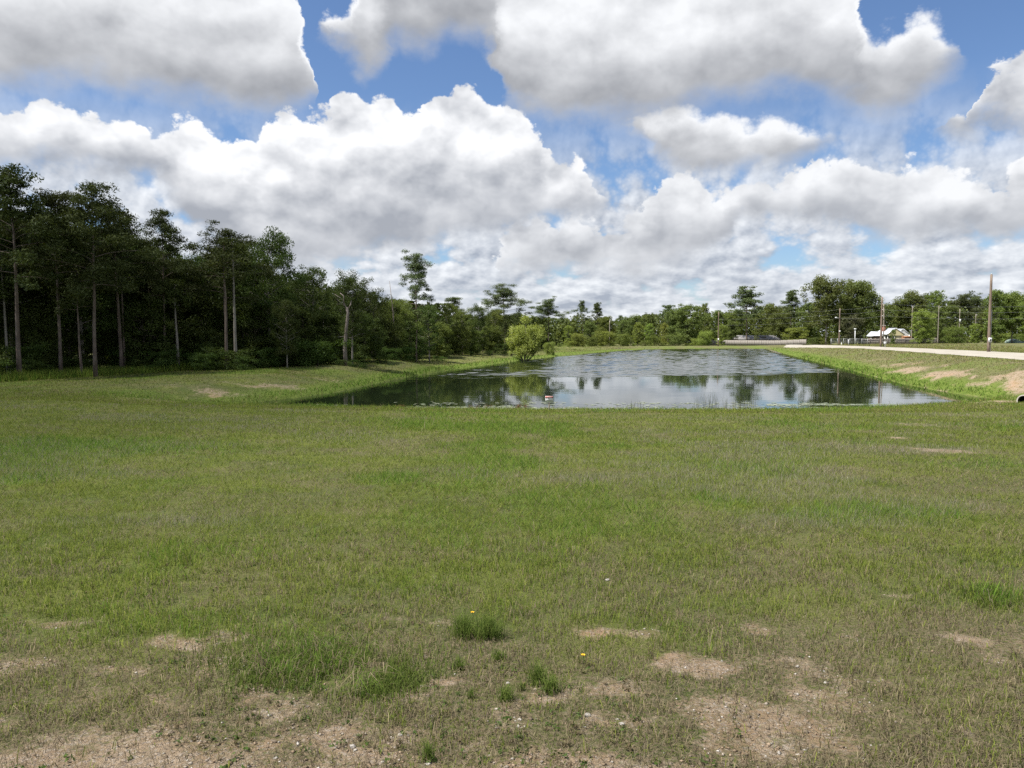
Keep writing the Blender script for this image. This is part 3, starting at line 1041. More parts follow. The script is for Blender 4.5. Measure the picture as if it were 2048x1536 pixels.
def P_oval(i, far=False):
    return proto(('oval', i, far), 'oval', 300 + i, 14.0, 3.1 + 0.3 * (i % 3), 0.16 + 0.05 * (i % 2), 38, 0.34 if far else 0.19, 10.5 if far else 7.0, 0.17, flat=0.75, clump=0.27, gappy=0.15, mats=(M_BARK_GREY, M_MID), low_skirt=far)


def P_bush(i, mat=None):
    return proto(('bush', i), 'oak', 400 + i, 3.0, 1.7, 0.08, 22, 0.11, 6.0, 0.05, flat=0.8, clump=0.32, mats=(M_BARK_DARK, M_LIGHT), low_skirt=True, limb_vis=True)


def P_under(i):
    return proto(('under', i), 'oak', 450 + i, 1.6, 1.15, 0.05, 12, 0.085, 5.5, 0.03, flat=0.8, clump=0.34, mats=(M_BARK_DARK, M_UNDER), low_skirt=True, limb_vis=False)


def by_px(px, top, Y, z=None):
    """foot and height of a plant whose top shows at (px, top) and which stands at depth Y"""
    p = at_depth(px, top, Y)
    g = gpt(p[0], Y)
    return g, p[2] - g[2]


def tree_px(name, pr, px, top, Y, label, cat='tree', group=None, wide=1.0, rz=None, mat=None, dx=0.0):
    g, h = by_px(px, top, Y)
    rz = (px * 1.7) % 6.28 if rz is None else rz
    return plant(name, pr, g, h, label, cat, group, rz, wide, mat)


# --- the wood on the left: trees whose crowns or trunks can be told apart
LEFT = [
    ('pine_tree', P_pine(0), 22, 336, 47, 'tallest dark pine at the left edge with a bare leaning trunk', 1.15, None),
    ('pine_tree', P_pine(1), 108, 384, 50, 'dark pine second from the left edge with open ragged crown', 1.0, None),
    ('pine_tree', P_pine(2), 178, 372, 49, 'dark pine with thick ivy-grown trunk left of the wood gap', 1.05, None),
    ('pine_tree', P_pine(3), 232, 412, 55, 'round-topped dark pine leaning over the left wood', 1.2, None),
    ('pine_tree', P_pine(4), 322, 420, 58, 'lone narrow pine top standing above the left wood', 0.85, None),
    ('pine_tree', P_pine(5), 446, 458, 60, 'broad flat-topped pine above two slim pale trunks', 1.15, None),
    ('broadleaf_tree', P_oak(0), 535, 456, 64, 'tall feathery broadleaf tree right of the flat-topped pine', 0.78, M_OAK),
    ('broadleaf_tree', P_oval(0), 628, 520, 68, 'broadleaf tree with pale forked trunk left of the dead snag', 0.95, M_OAK),
    ('broadleaf_tree', P_oak(1), 702, 546, 64.4, 'leafy tree crowding behind the pale dead snag', 0.72, M_OAK),
    ('broadleaf_tree', P_oval(1), 572, 590, 60, 'young leafy tree with branches to the ground at the wood edge', 0.75, M_OAK),
    ('broadleaf_tree', P_oval(2), 748, 575, 78, 'rounded dark green tree just right of the dead snag', 1.0, M_OAK),
    ('broadleaf_tree', P_oak(2), 795, 596, 82, 'dark green tree under the left side of the lone lookout pine', 0.9, M_MID),
    ('pine_tree', P_pine(6), 832, 508, 98, 'lone tall pine with layered crown rising above the wood', 0.95, M_PINE2),
    ('broadleaf_tree', P_oval(3), 858, 604, 88, 'bushy dark tree below the lone tall layered pine', 1.0, M_OAK),
    ('broadleaf_tree', P_oval(0), 893, 600, 100, 'sunlit mid green tree right of the lone tall pine', 0.9, M_MID),
    ('pine_tree', P_pine(1), 906, 594, 118, 'small dark pine top behind the sunlit green trees', 1.1, None),
    ('broadleaf_tree', P_oak(1), 925, 618, 106, 'mid green tree with rounded top left of the slim pale trunk', 0.8, M_MID),
    ('broadleaf_tree', P_oval(2), 958, 606, 110, 'dark upright tree on a slim pale trunk at the wood end', 0.9, M_OAK),
    ('broadleaf_tree', P_oval(1), 990, 612, 116, 'mid green leafy tree left of the willow', 1.0, M_MID),
    ('pine_tree', P_pine(2), 1008, 570, 138, 'broad irregular pine crown above the willow', 1.45, M_PINE2),
    ('broadleaf_tree', P_oak(0), 1030, 622, 134, 'dark green tree directly behind the willow', 0.9, M_OAK),
    ('pine_tree', P_pine(5), 1097, 597, 160, 'wide open-crowned pine just right of the willow', 1.35, M_PINE2),
    ('broadleaf_tree', P_oval(3), 1068, 630, 155, 'grey-green tree between the willow and the open-crowned pine', 0.9, M_MID),
]
for nm, pr, px, top, Y, lab, wd, mt in LEFT:
    tree_px(nm, pr, px, top, Y, lab, 'tree', 'trees of the wood left of the pond', wd, mat=mt)

# slim pale trunks in front of the wood that reach up into the canopy
SLIM = [(455, 470, 57, 'left of two slim straight trunks at the wood edge', 0.14), (474, 476, 57.5, 'right of two slim straight trunks at the wood edge', 0.14),
        (165, 560, 50, 'thin pale leaning trunk between the dark pines', 0.09), (122, 480, 54, 'thin dark trunk behind the second dark pine', 0.08), (250, 500, 56, 'slim grey trunk right of the ivy-grown pine', 0.10),
        (360, 560, 58, 'short stout grey trunk in the shade of the left wood', 0.13), (306, 520, 60, 'slim trunk deep below the lone narrow pine top', 0.09), (12, 450, 50, 'slim trunk at the extreme left edge of the wood', 0.10),
        (840, 620, 84, 'slim pale trunk below the lone tall layered pine', 0.10), (752, 640, 78, 'thin pale trunk just right of the dead snag', 0.07)]
for k, (px, top, Y, lab, r) in enumerate(SLIM):
    g, h = by_px(px - 8, top, Y)
    pr = proto(('slim', k), 'pine', 500 + k, h, 1.5, 0.72, 12, 0.16, 5.0, r, flat=0.55, clump=0.32, lean=(-0.015 if px < 400 else -0.006), mats=(M_BARK_GREY if k % 2 else M_BARK_PINE, M_OAK if k % 2 else M_PINE))
    plant('slender_tree', pr, g, h, lab, 'tree', 'slim trunks along the wood edge')

# trees nothing tells apart, standing in the shade between the named ones
rng = np.random.default_rng(3)
k = 0
for px in list(range(-150, 1020, 33)):
    base = np.interp(px, [-150, 0, 300, 700, 900, 1020], [48, 52, 60, 76, 104, 128])
    top = np.interp(px, [-150, 60, 250, 300, 480, 560, 640, 760, 900, 1020], [380, 430, 475, 520, 515, 535, 570, 602, 628, 642]) + rng.normal() * 14
    Y = base - 0.5 + rng.random() * 6
    pr = (P_oval(k % 4), P_oak(k % 3), P_oval((k + 1) % 4), P_pine(k % 7))[k % 4]
    tree_px('woodland_tree', pr, px + rng.normal() * 8, top, Y, 'dark leafy tree in the crowded shade of the left wood', 'tree', 'look-alike trees inside the left wood', 1.0, mat=M_OAK if k % 4 != 3 else None)
    k += 1

# understorey that hides the feet of the trunks
UND = [(70, 640, 'leafy sapling between the two leftmost dark pines'), (138, 655, 'low leafy sapling left of the ivy-grown pine'), (232, 630, 'leafy young tree right of the ivy-grown pine'), (285, 600, 'tall understorey tree below the lone narrow pine top'),
       (335, 640, 'round understorey tree left of the short stout trunk'), (395, 585, 'tall bushy tree left of the two slim trunks'), (425, 660, 'low sapling just left of the two slim trunks'), (512, 600, 'bushy tree right of the two slim trunks'),
       (545, 650, 'low spreading sapling below the feathery tree'), (605, 610, 'leafy understorey tree left of the forked pale trunk'), (660, 620, 'bushy tree between the forked trunk and the dead snag'), (726, 625, 'bushy tree just right of the dead snag'),
       (775, 640, 'leafy tree at the foot of the thin dead stem'), (822, 640, 'dense bushy tree below the lone tall pine'), (875, 645, 'sunlit bushy tree left of the bright shrub'), (918, 650, 'low rounded tree right of the bright shrub'), (945, 660, 'small tree left of the slim pale trunk near the willow'), (978, 650, 'dense low tree a little left of the willow')]
for k, (px, top, lab) in enumerate(UND):
    Y = np.interp(px, [0, 300, 700, 900, 1020], [51, 59, 68, 98, 122]) - 1.0 + (k % 3)
    pr = proto(('young', k % 3), 'oval', 340 + k % 3, 6.0, 2.0, 0.06, 30, 0.15, 9.0, 0.06, flat=0.8, clump=0.30, mats=(M_BARK_DARK, M_OAK), low_skirt=True)
    tree_px('young_tree', pr, px, top, Y, lab, 'tree', 'understorey trees at the wood edge', 1.15, mat=M_OAK if px < 850 else M_MID)

# depth of the wood: a mass that nobody could count
IV, IT = [], []
rng = np.random.default_rng(8)
for row in range(3):
    for px in range(-260, 1120, 46):
        Y = np.interp(px, [-150, 0, 300, 700, 900, 1020], [48, 52, 60, 76, 104, 132]) + 12 + row * 9 + rng.random() * 5
        top = np.interp(px, [-150, 60, 250, 300, 480, 560, 640, 760, 900, 1020], [410, 450, 490, 545, 545, 560, 590, 615, 638, 648]) + rng.normal() * 10
        g, h = by_px(px + rng.normal() * 15, top, Y)
        n = 480
        P_ = np.stack([rng.normal(size=n) * 1.9, rng.normal(size=n) * 1.9, h * (0.03 + 0.95 * rng.random(n) ** 0.85)], -1) + np.array(g)
        V, tn = leaves(P_, np.full((n, 3), 0.35), 2, 0.75, rng, 0.6, 0.3)
        IV.append(V)
        IT.append(tn)
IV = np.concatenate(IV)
tag(obj('wood_interior', fast_mesh('wood_interior', IV, np.arange(len(IV)).reshape(-1, 4), M_OAK, False, {'tone': np.concatenate(IT) * 0.5})), 'dark leafy depth of the wood behind its edge trees', 'woodland', kind='stuff')  # leaf tone halved, painting the shade of the deep wood

# dead snag
g, h = by_px(686, 586, 63)
e = empty('dead_snag', g, 'pale barkless dead trunk with broken forked top at the wood edge', 'dead tree')
mb = MB().tube([(0.15, 0, -0.3), (0.08, 0, h * .25), (0.22, 0, h * .5), (0.38, 0, h * .72), (0.3, 0, h * .8)], [.19, .155, .135, .115, .10], 9)
mb.build('trunk', M_SNAG, e, True)
for pts, r in (([(0.3, 0, h * .78), (0.02, 0, h * .87), (0.05, 0, h * .96), (-.25, .1, h)], .10), ([(0.32, 0, h * .76), (.6, 0, h * .84), (.66, .1, h * .9)], .08), ([(0.05, 0, h * .9), (-.7, 0, h * .985)], .05), ([(.28, 0, h * .6), (.5, .1, h * .66)], .05)):
    MB().tube(pts, np.linspace(r, r * .35, len(pts)), 6).build('branch', M_SNAG, e, True)
g, h = by_px(779, 562, 80)
e = empty('dead_snag', g, 'thin bare dead stem poking above the wood left of the tall pine', 'dead tree')
MB().tube([(0.6, 0, -.2), (0.35, 0, h * .6), (0, 0, h)], [.09, .06, .02], 6).build('trunk', M_SNAG, e, True)
MB().tube([(0.3, 0, h * .68), (.7, 0, h * .8)], [.03, .012], 5).build('branch', M_SNAG, e, True)
g, h = by_px(1023, 652, 112)
e = empty('dead_snag', g, 'broken pale stump trunk at the left side of the willow', 'dead tree')
MB().tube([(0, 0, -.2), (0.05, 0, h * .6), (0, 0, h)], [.16, .13, .09], 7).build('trunk', M_SNAG, e, True)
MB().tube([(0.0, 0, h * .72), (.32, 0, h * .95)], [.06, .02], 5).build('branch', M_SNAG, e, True)

# undergrowth along the foot of the wood
rng = np.random.default_rng(12)
k = 0
for px in np.linspace(-60, 1000, 40):
    Y = np.interp(px, [-60, 0, 300, 700, 900, 1000], [44.5, 46, 55, 62.5, 92, 112]) + rng.normal() * 1.6 + 1.2
    p = at_depth(px, 700, Y)
    h = (0.35 + rng.random() ** 2 * 1.7) * (1.0 if px < 450 else 1.2)
    plant('undergrowth_shrub', P_under(k % 5), gpt(p[0] + rng.normal() * .5, Y), h, 'low leafy shrub at the shaded foot of the left wood', 'shrub', 'shrubs along the foot of the wood', rng.random() * 6, 1.2 + rng.random() * .5, M_UNDER if k % 3 else M_OAK)
    k += 1
for px, top, Y, w, lab in ((890, 690, 99, 1.1, 'bright sunlit shrub at the wood edge near the pond bend'), (1100, 686, 128, 0.8, 'low rounded bush just right of the willow')):
    tree_px('shrub', P_bush(1), px, top, Y, lab, 'shrub', wide=w)

# willow on the bank
g, h = by_px(1051, 638, 106)
g = gpt(1.75, 106.8)
h = at_depth(1051, 638, 106.8)[2] - g[2]
e = empty('willow_tree', g, 'rounded light green willow on the left bank at the water', 'tree')
mb, V, tone = grow('willow', 77, h * 1.12, 2.4, 0.20, 52, 0.16, 9.0, 0.09, flat=1.25, clump=0.27)
mb2 = MB()
for a_, l in ((-0.55, .9), (0.75, 1.1), (0.15, 1.2), (1.1, .8)):
    mb2.tube([(0, 0, -.1), (a_ * .5, 0.1, l * .35), (a_ * 1.0, 0, l), (a_ * 1.5, .2, l * 1.9)], [.12, .10, .08, .05], 7)
mb2.build('trunk', M_BARK_DARK, e, True)
mb.build('limbs', M_BARK_GREY, e, True)
V[:, 2] = np.maximum(V[:, 2], 0.55 + 0.2 * np.random.default_rng(1).random(len(V)))
obj('crown', fast_mesh('crown', V, np.arange(len(V)).reshape(-1, 4), M_WILLOW, False, {'tone': tone}), e)

# --- trees beyond the pond and on the right
FAR = [
    ('broadleaf_tree', P_oval(0, True), 1136, 648, 205, 'yellow-tipped light green young tree left of the far shore', 0.95, M_LIGHT, 'tree'),
    ('bush', P_bush(0), 1156, 668, 200, 'round light green bush beside the yellow-tipped young tree', 1.1, M_LIGHT, 'bush'),
    ('pine_tree', P_pine(0, True), 1166, 601, 255, 'slim pine, left of the pair above the left far shore', 0.75, M_PINE2, 'tree'),
    ('pine_tree', P_pine(3, True), 1194, 605, 250, 'dark windswept pine, right of the pair above the far shore', 0.9, M_PINE2, 'tree'),
    ('broadleaf_tree', P_oval(1, True), 1180, 640, 225, 'dark leafy tree below the pair of far pines', 1.2, M_FARLIT, 'tree'),
    ('broadleaf_tree', P_oak(0, True), 1212, 632, 232, 'rounded mid green tree right of the pair of far pines', 1.0, M_MID, 'tree'),
    ('bush', P_bush(2), 1212, 664, 206, 'spreading bright green bush on the left far shore', 1.35, M_LIGHT, 'bush'),
    ('bush', P_bush(3), 1185, 676, 206, 'small dark bush left of the spreading bright bush', 1.2, M_MID, 'bush'),
    ('broadleaf_tree', P_oval(2, True), 1245, 636, 238, 'dark green tree behind the dark drum on the far shore', 1.0, M_FARLIT, 'tree'),
    ('broadleaf_tree', P_oak(1, True), 1262, 632, 245, 'dull green tree behind the yellow-green far shore trees', 1.0, M_FARLIT, 'tree'),
    ('broadleaf_tree', P_oval(3, True), 1276, 642, 222, 'left of two full yellow-green trees on the far shore', 1.05, M_LIGHT, 'tree'),
    ('broadleaf_tree', P_oval(0, True), 1300, 644, 224, 'right of two full yellow-green trees on the far shore', 0.9, M_LIGHT, 'tree'),
    ('willow_tree', P_oval(1, True), 1329, 642, 222, 'slender wispy willow between yellow-green trees and dark oaks', 0.62, M_WILLOW, 'tree'),
    ('pine_tree', P_pine(4, True), 1240, 631, 300, 'small far pine top in the notch of the tree line', 1.0, M_PINE2, 'tree'),
    ('pine_tree', P_pine(5, True), 1292, 628, 310, 'left of two small rounded far pine tops', 1.1, M_PINE2, 'tree'),
    ('pine_tree', P_pine(6, True), 1308, 628, 310, 'right of two small rounded far pine tops', 1.1, M_PINE2, 'tree'),
    ('pine_tree', P_pine(1, True), 1337, 610, 275, 'dark pine left of the large far broadleaf tree', 1.1, M_PINE2, 'tree'),
    ('broadleaf_tree', P_oval(2, True), 1374, 605, 240, 'large full dark green tree at the middle of the far shore', 1.35, M_FARLIT, 'tree'),
    ('broadleaf_tree', P_oak(2, True), 1350, 620, 246, 'dark tree pressed against the left of the large far tree', 0.9, M_FARLIT, 'tree'),
    ('broadleaf_tree', P_oval(3, True), 1411, 602, 262, 'slim irregular tree top right of the large far tree', 0.7, M_MID, 'tree'),
    ('bush', P_bush(1), 1411, 664, 215, 'round bright bush in front of the low far fence', 1.0, M_LIGHT, 'bush'),
    ('broadleaf_tree', P_oval(0, True), 1443, 646, 226, 'yellow-green tree beside the bare wooden far pole', 0.95, M_LIGHT, 'tree'),
    ('broadleaf_tree', P_oval(1, True), 1436, 616, 268, 'mid green tree behind the yellow-green tree by the pole', 1.2, M_MID, 'tree'),
    ('broadleaf_tree', P_oak(0, True), 1464, 640, 240, 'dark green tree left of the flat-topped hero pine', 0.8, M_FARLIT, 'tree'),
    ('pine_tree', P_pine(2, True), 1495, 574, 250, 'tall flat-topped pine standing clear above the grey-roofed house', 1.30, M_PINE2, 'tree'),
    ('broadleaf_tree', P_oval(2, True), 1470, 618, 275, 'mid green tree behind the left of the flat-topped pine', 1.1, M_MID, 'tree'),
    ('broadleaf_tree', P_oval(3, True), 1522, 622, 270, 'light green tree behind the right of the flat-topped pine', 1.0, M_MID, 'tree'),
    ('broadleaf_tree', P_oval(0, True), 1513, 662, 236, 'small leafy tree hiding the middle of the grey-roofed house', 0.8, M_MID, 'tree'),
    ('broadleaf_tree', P_oak(1, True), 1548, 610, 285, 'open-topped tree between the flat-topped and the dark pine', 0.9, M_MID, 'tree'),
    ('pine_tree', P_pine(3, True), 1582, 580, 265, 'dark pine with leaning layered crown left of the great dark tree', 1.1, M_PINE2, 'tree'),
    ('broadleaf_tree', P_oak(2, True), 1560, 625, 258, 'dark green tree below the leaning layered pine', 1.0, M_FARLIT, 'tree'),
    ('spreading_tree', P_oak(0, True), 1592, 654, 222, 'low wide umbrella-shaped bright tree behind the plank fence', 1.95, M_LIGHT, 'tree'),
    ('broadleaf_tree', P_oval(1, True), 1618, 600, 260, 'dark green tree at the left flank of the great dark tree', 1.05, M_FARLIT, 'tree'),
    ('great_tree', P_oak(1, True), 1655, 556, 236, 'great round-topped dark tree at the end of the road', 0.92, M_FARLIT, 'tree'),
    ('great_tree', P_oak(2, True), 1722, 562, 242, 'great dark tree with billowing top right of the round-topped one', 0.95, M_FARLIT, 'tree'),
    ('broadleaf_tree', P_oval(3, True), 1690, 585, 244, 'dark tree filling between the two great trees', 1.0, M_FARLIT, 'tree'),
    ('juniper', P_oval(2, True), 1708, 628, 222, 'grey-green juniper behind the pipe fence', 1.35, M_OLIVE, 'tree'),
    ('young_tree', P_oval(0, True), 1786, 657, 212, 'small young tree in front of the white-roofed house', 0.75, M_MID, 'tree'),
    ('broadleaf_tree', P_oval(1, True), 1765, 606, 290, 'dark green tree behind the red brick chimney', 1.2, M_FARLIT, 'tree'),
    ('broadleaf_tree', P_oak(0, True), 1798, 600, 295, 'green tree with bare pale branches behind the white roof', 0.95, M_MID, 'tree'),
    ('broadleaf_tree', P_oak(1, True), 1836, 585, 290, 'wide rounded dark tree right of the white-roofed house', 1.1, M_FARLIT, 'tree'),
    ('broadleaf_tree', P_oval(2, True), 1848, 617, 205, 'full light green tree in front of the plank fence', 1.12, M_LIGHT, 'tree'),
    ('broadleaf_tree', P_oval(3, True), 1877, 575, 275, 'tall ragged tree right of the full light green tree', 0.8, M_MID, 'tree'),
    ('broadleaf_tree', P_oval(0, True), 1880, 610, 230, 'narrow dark green tree beside the tall ragged tree', 0.8, M_FARLIT, 'tree'),
    ('pine_tree', P_pine(5, True), 1928, 587, 300, 'dark flat pine row top, left one, near the bare pole', 1.4, M_PINE2, 'tree'),
    ('pine_tree', P_pine(6, True), 1950, 590, 305, 'dark flat pine row top, right one, near the bare pole', 1.3, M_PINE2, 'tree'),
    ('broadleaf_tree', P_oval(1, True), 1905, 605, 270, 'dull green tree left of the dark flat pines', 1.1, M_FARLIT, 'tree'),
    ('bush', P_bush(2), 1911, 656, 205, 'round dense bush by itself in front of the rail fence', 1.25, M_MID, 'bush'),
    ('broadleaf_tree', P_oval(2, True), 1950, 645, 226, 'small light green tree with leaning stem left of the bare pole', 0.9, M_LIGHT, 'tree'),
    ('broadleaf_tree', P_oval(3, True), 1994, 574, 222, 'tall green tree just behind the bare pole on the right', 0.95, M_MID, 'tree'),
    ('broadleaf_tree', P_oak(2, True), 2028, 582, 226, 'wide green tree second from the right edge', 0.95, M_MID, 'tree'),
    ('broadleaf_tree', P_oval(0, True), 2062, 596, 215, 'dark leafy tree cut by the right edge', 1.1, M_MID, 'tree'),
    ('broadleaf_tree', P_oval(1, True), 1972, 615, 240, 'dark green tree left behind the bare pole on the right', 1.0, M_FARLIT, 'tree'),
]
for nm, pr, px, top, Y, lab, wd, mt, cat in FAR:
    tree_px(nm, pr, px, top, Y, lab, cat, 'trees and bushes beyond the pond', wd, mat=mt)

# the far tree line as one mass
IV, IT = [], []
rng = np.random.default_rng(18)
for row in range(2):
    for px in range(980, 2160, 17):
        Y = np.interp(px, [980, 1100, 1200, 1640, 2100], [190, 230, 285, 300, 300]) + row * 22 + rng.random() * 12
        top = np.interp(px, [980, 1100, 1140, 1230, 1260, 1330, 1400, 1640, 1760, 1800, 2000, 2100], [640, 640, 640, 640, 640, 632, 626, 610, 606, 612, 604, 600]) + rng.normal() * 5
        g, h = by_px(px + rng.normal() * 5, top, Y)
        n = 270
        zz = 0.03 + 0.95 * rng.random(n)
        wd = 3.0 * np.sqrt(np.clip(1.05 - zz, 0.03, 1)) + 0.5
        P_ = np.stack([rng.normal(size=n) * wd * .7, rng.normal(size=n) * 2.2, h * zz], -1) + np.array(g)
        V, tn = leaves(P_, np.full((n, 3), 0.5), 3, 0.80, rng, 0.6, 0.4)
        IV.append(V)
        IT.append(tn * (0.6 + 0.4 * rng.random()))
IV = np.concatenate(IV)
tag(obj('far_tree_line', fast_mesh('far_tree_line', IV, np.arange(len(IV)).reshape(-1, 4), M_FARLIT, False, {'tone': np.concatenate(IT)})), 'continuous far wood closing the view behind the houses', 'woodland', kind='stuff')
# low scrub at the foot of the far trees
rng = np.random.default_rng(22)
k = 0
for px in list(range(1120, 1400, 21)) + list(range(1625, 1660, 14)) + list(range(1870, 2060, 17)):
    Y = (np.interp(px, [1120, 1200, 1400], [190, 212, 216]) if px < 1500 else 236) + rng.random() * 5
    p = at_depth(px, 690, Y)
    plant('scrub_bush', P_under(k % 5), gpt(p[0], Y), 0.7 + rng.random() ** 2 * 3.0, 'low scrub bush at the foot of the far trees', 'bush', 'scrub at the foot of the far trees', rng.random() * 6, 1.3, (M_MID, M_LIGHT, M_FARLIT)[k % 3])
    k += 1


# ------------------------------------------------------------------ poles, wires, fences, houses, small things
M_POLE = plain('creosoted_pole', (0.125, 0.092, 0.070), (0.205, 0.160, 0.125), 2.5, 0.9, 0.4, (4, 4, 0.35))
M_POLE_GREY = plain('weathered_grey_pole', (0.30, 0.265, 0.22), (0.20, 0.175, 0.145), 2.5, 0.9, 0.4, (4, 4, 0.35))
M_PLATE = plain('white_plate', (0.74, 0.75, 0.76), (0.62, 0.63, 0.64), 6.0, 0.5)
M_DARKPRINT = plain('dark_print', (0.06, 0.06, 0.07), None, 6.0, 0.6)
M_METAL = plain('galvanised_steel', (0.42, 0.43, 0.43), (0.30, 0.31, 0.31), 6.0, 0.5, metal=0.4)
M_WIRE = plain('aluminium_wire', (0.20, 0.205, 0.21), (0.13, 0.135, 0.14), 1.0, 0.6, metal=0.2)
M_PLANK = plain('silvered_planks', (0.27, 0.25, 0.225), (0.185, 0.165, 0.148), 1.2, 0.9, 0.3, (5, 5, 0.4))
M_PLANKPOST = plain('dark_fence_post', (0.17, 0.15, 0.135), (0.11, 0.095, 0.085), 2.0, 0.9)
M_WHITEROOF = plain('white_metal_roof', (0.50, 0.52, 0.54), (0.42, 0.445, 0.47), 0.8, 0.4, stretch=(4, 0.4, 0.4), metal=0.0, spec=0.5)
M_CREAM = plain('cream_siding', (0.66, 0.60, 0.36), (0.58, 0.52, 0.31), 1.5, 0.8, stretch=(0.4, 0.4, 6))
M_WHITESIDE = plain('white_siding', (0.70, 0.70, 0.67), (0.60, 0.60, 0.58), 1.5, 0.8, stretch=(0.4, 0.4, 6))
M_BROWNWALL = plain('brown_siding', (0.20, 0.155, 0.11), (0.14, 0.105, 0.078), 1.5, 0.85, stretch=(0.4, 0.4, 5))
M_BRICK = plain('red_brick', (0.36, 0.135, 0.085), (0.27, 0.095, 0.062), 4.0, 0.9, stretch=(1, 1, 3))
M_GLASS = plain('dark_window_glass', (0.02, 0.025, 0.03), (0.035, 0.04, 0.05), 1.0, 0.08, spec=0.6)
M_SHINGLE = plain('grey_shingles', (0.215, 0.205, 0.205), (0.155, 0.15, 0.15), 2.0, 0.9, stretch=(0.6, 3, 3))
M_TAN = plain('tan_wall', (0.42, 0.355, 0.265), (0.35, 0.295, 0.22), 1.0, 0.85)
M_ORANGE = plain('orange_stained_boards', (0.30, 0.145, 0.07), (0.23, 0.11, 0.055), 1.5, 0.85, stretch=(4, 4, 0.5))
M_RUST = plain('rusty_red_metal', (0.25, 0.085, 0.06), (0.15, 0.06, 0.045), 2.0, 0.8)
M_BLACK = plain('black_plastic', (0.012, 0.012, 0.013), (0.02, 0.02, 0.02), 2.0, 0.6)
M_CONC = plain('pale_concrete', (0.46, 0.43, 0.38), (0.36, 0.33, 0.29), 4.0, 0.9, 0.3)
M_RED = plain('red_print', (0.42, 0.10, 0.085), (0.36, 0.09, 0.075), 6.0, 0.5)
M_COVER = plain('pale_green_sheeting', (0.17, 0.23, 0.19), (0.13, 0.18, 0.15), 1.5, 0.45)

POLES = {}


def pole(key, px, top, Y, r, label, mat=None, lean=0.0, grp='utility poles'):
    g, h = by_px(px, top, Y)
    e = empty('utility_pole', g, label, 'utility pole', grp)
    n = 9
    t = np.linspace(0, 1, n)
    MB().tube(np.stack([lean * h * (t - 1), 0 * t, -0.4 + (h + 0.4) * t], -1), r * (1 - 0.33 * t), 12).build('shaft', mat or M_POLE, e, True)
    POLES[key] = (np.array(g), h, e)
    return e


e = pole('near', 1983, 549, 80, 0.165, 'tallest bare wooden pole at the right beyond the road')
h = POLES['near'][1]
MB().box(-.17, .17, -.24, -.19, 1.05, 1.52).build('plate', M_PLATE, e)
MB().box(-.07, .07, -.252, -.242, 1.14, 1.40).build('plate_print', M_DARKPRINT, e)
MB().tube([(.19, -.02, 0), (.165, -.02, h * .55)], .022, 6).build('conduit', M_METAL, e)
MB().tube([(0, 0, h - .02), (0, 0, h + .12)], [.06, .04], 8).build('pole_cap', M_METAL, e)
e = pole('road', 1764.5, 594, 120, 0.17, 'wooden pole behind the road, left of the brick chimney', grp='utility poles')
h = POLES['road'][1]
MB().tube([(.42, -.05, -.3), (.36, -.05, h * .45), (.24, -.05, h * .86)], [.085, .08, .07], 8).build('brace_pole', M_POLE_GREY, e, True)
for k, f in enumerate((0.86, 0.745, 0.62)):
    MB().tube([(0, -.17, h * f - .06), (0, -.30, h * f + .05)], .045, 6).build('insulator', M_PLATE, e)
e = pole('lane', 1680, 617, 165, 0.17, 'wooden pole standing where the road meets the pipe fence')
h = POLES['lane'][1]
MB().tube([(0, -.1, h * .735), (-.75, -.2, h * .75)], .05, 6).build('lamp_arm', M_METAL, e)
MB().box(-1.05, -.7, -.35, -.05, h * .74, h * .765).build('lamp_head', M_PLATE, e)
MB().box(-.16, .16, -.30, -.16, h * .36, h * .395).build('meter_box', M_PLATE, e)
e = pole('far', 1437.5, 624, 208, 0.17, 'thin wooden pole beside the yellow-green tree', M_POLE)
MB().box(-.15, .15, -.3, -.16, 1.5, 2.1).build('meter_box', M_PLATE, e)
MB().tube([(0, 0, POLES['far'][1] - .05), (0, 0, POLES['far'][1] + .1)], .05, 6).build('pole_cap', M_METAL, e)
e = pole('farleft', 1219.5, 641, 216, 0.15, 'grey far pole among the trees left of the far shore', M_POLE_GREY)
MB().tube([(0, -.12, POLES['farleft'][1] * .93), (0, -.3, POLES['farleft'][1] * .95)], .05, 6).build('insulator', M_PLATE, e)
for px, top, Y, lab in ((1825, 612, 224, 'grey far pole left of the full light green tree'), (1878, 611, 226, 'grey far pole with bent arm right of the light green tree'), (1920, 618, 224, 'grey far pole carrying a grey transformer can'), (1952, 628, 226, 'short grey far pole next to the bare near pole')):
    e = pole(px, px, top, Y, 0.13, lab, M_POLE_GREY)
    h = POLES[px][1]
    if px == 1920:
        MB().tube([(0, -.32, h * .60), (0, -.32, h * .60 + 1.1)], .26, 10).build('transformer_can', M_METAL, e, True)
    else:
        MB().tube([(0, -.1, h * .94), (.9 if px == 1878 else .3, -.2, h * .985)], .05, 6).build('arm', M_METAL, e)


def wire(a_, b_, sag, label, r=0.013):
    t = np.linspace(0, 1, 25)[:, None]
    P = np.asarray(a_) * (1 - t) + np.asarray(b_) * t
    P[:, 2] -= (sag * 4 * t * (1 - t))[:, 0]
    m_ = P[0].copy()
    o_ = MB().tube(P - m_, r, 5).build('power_line', M_WIRE, None, True, tuple(m_))
    tag(o_, label, 'power line', 'overhead power lines')


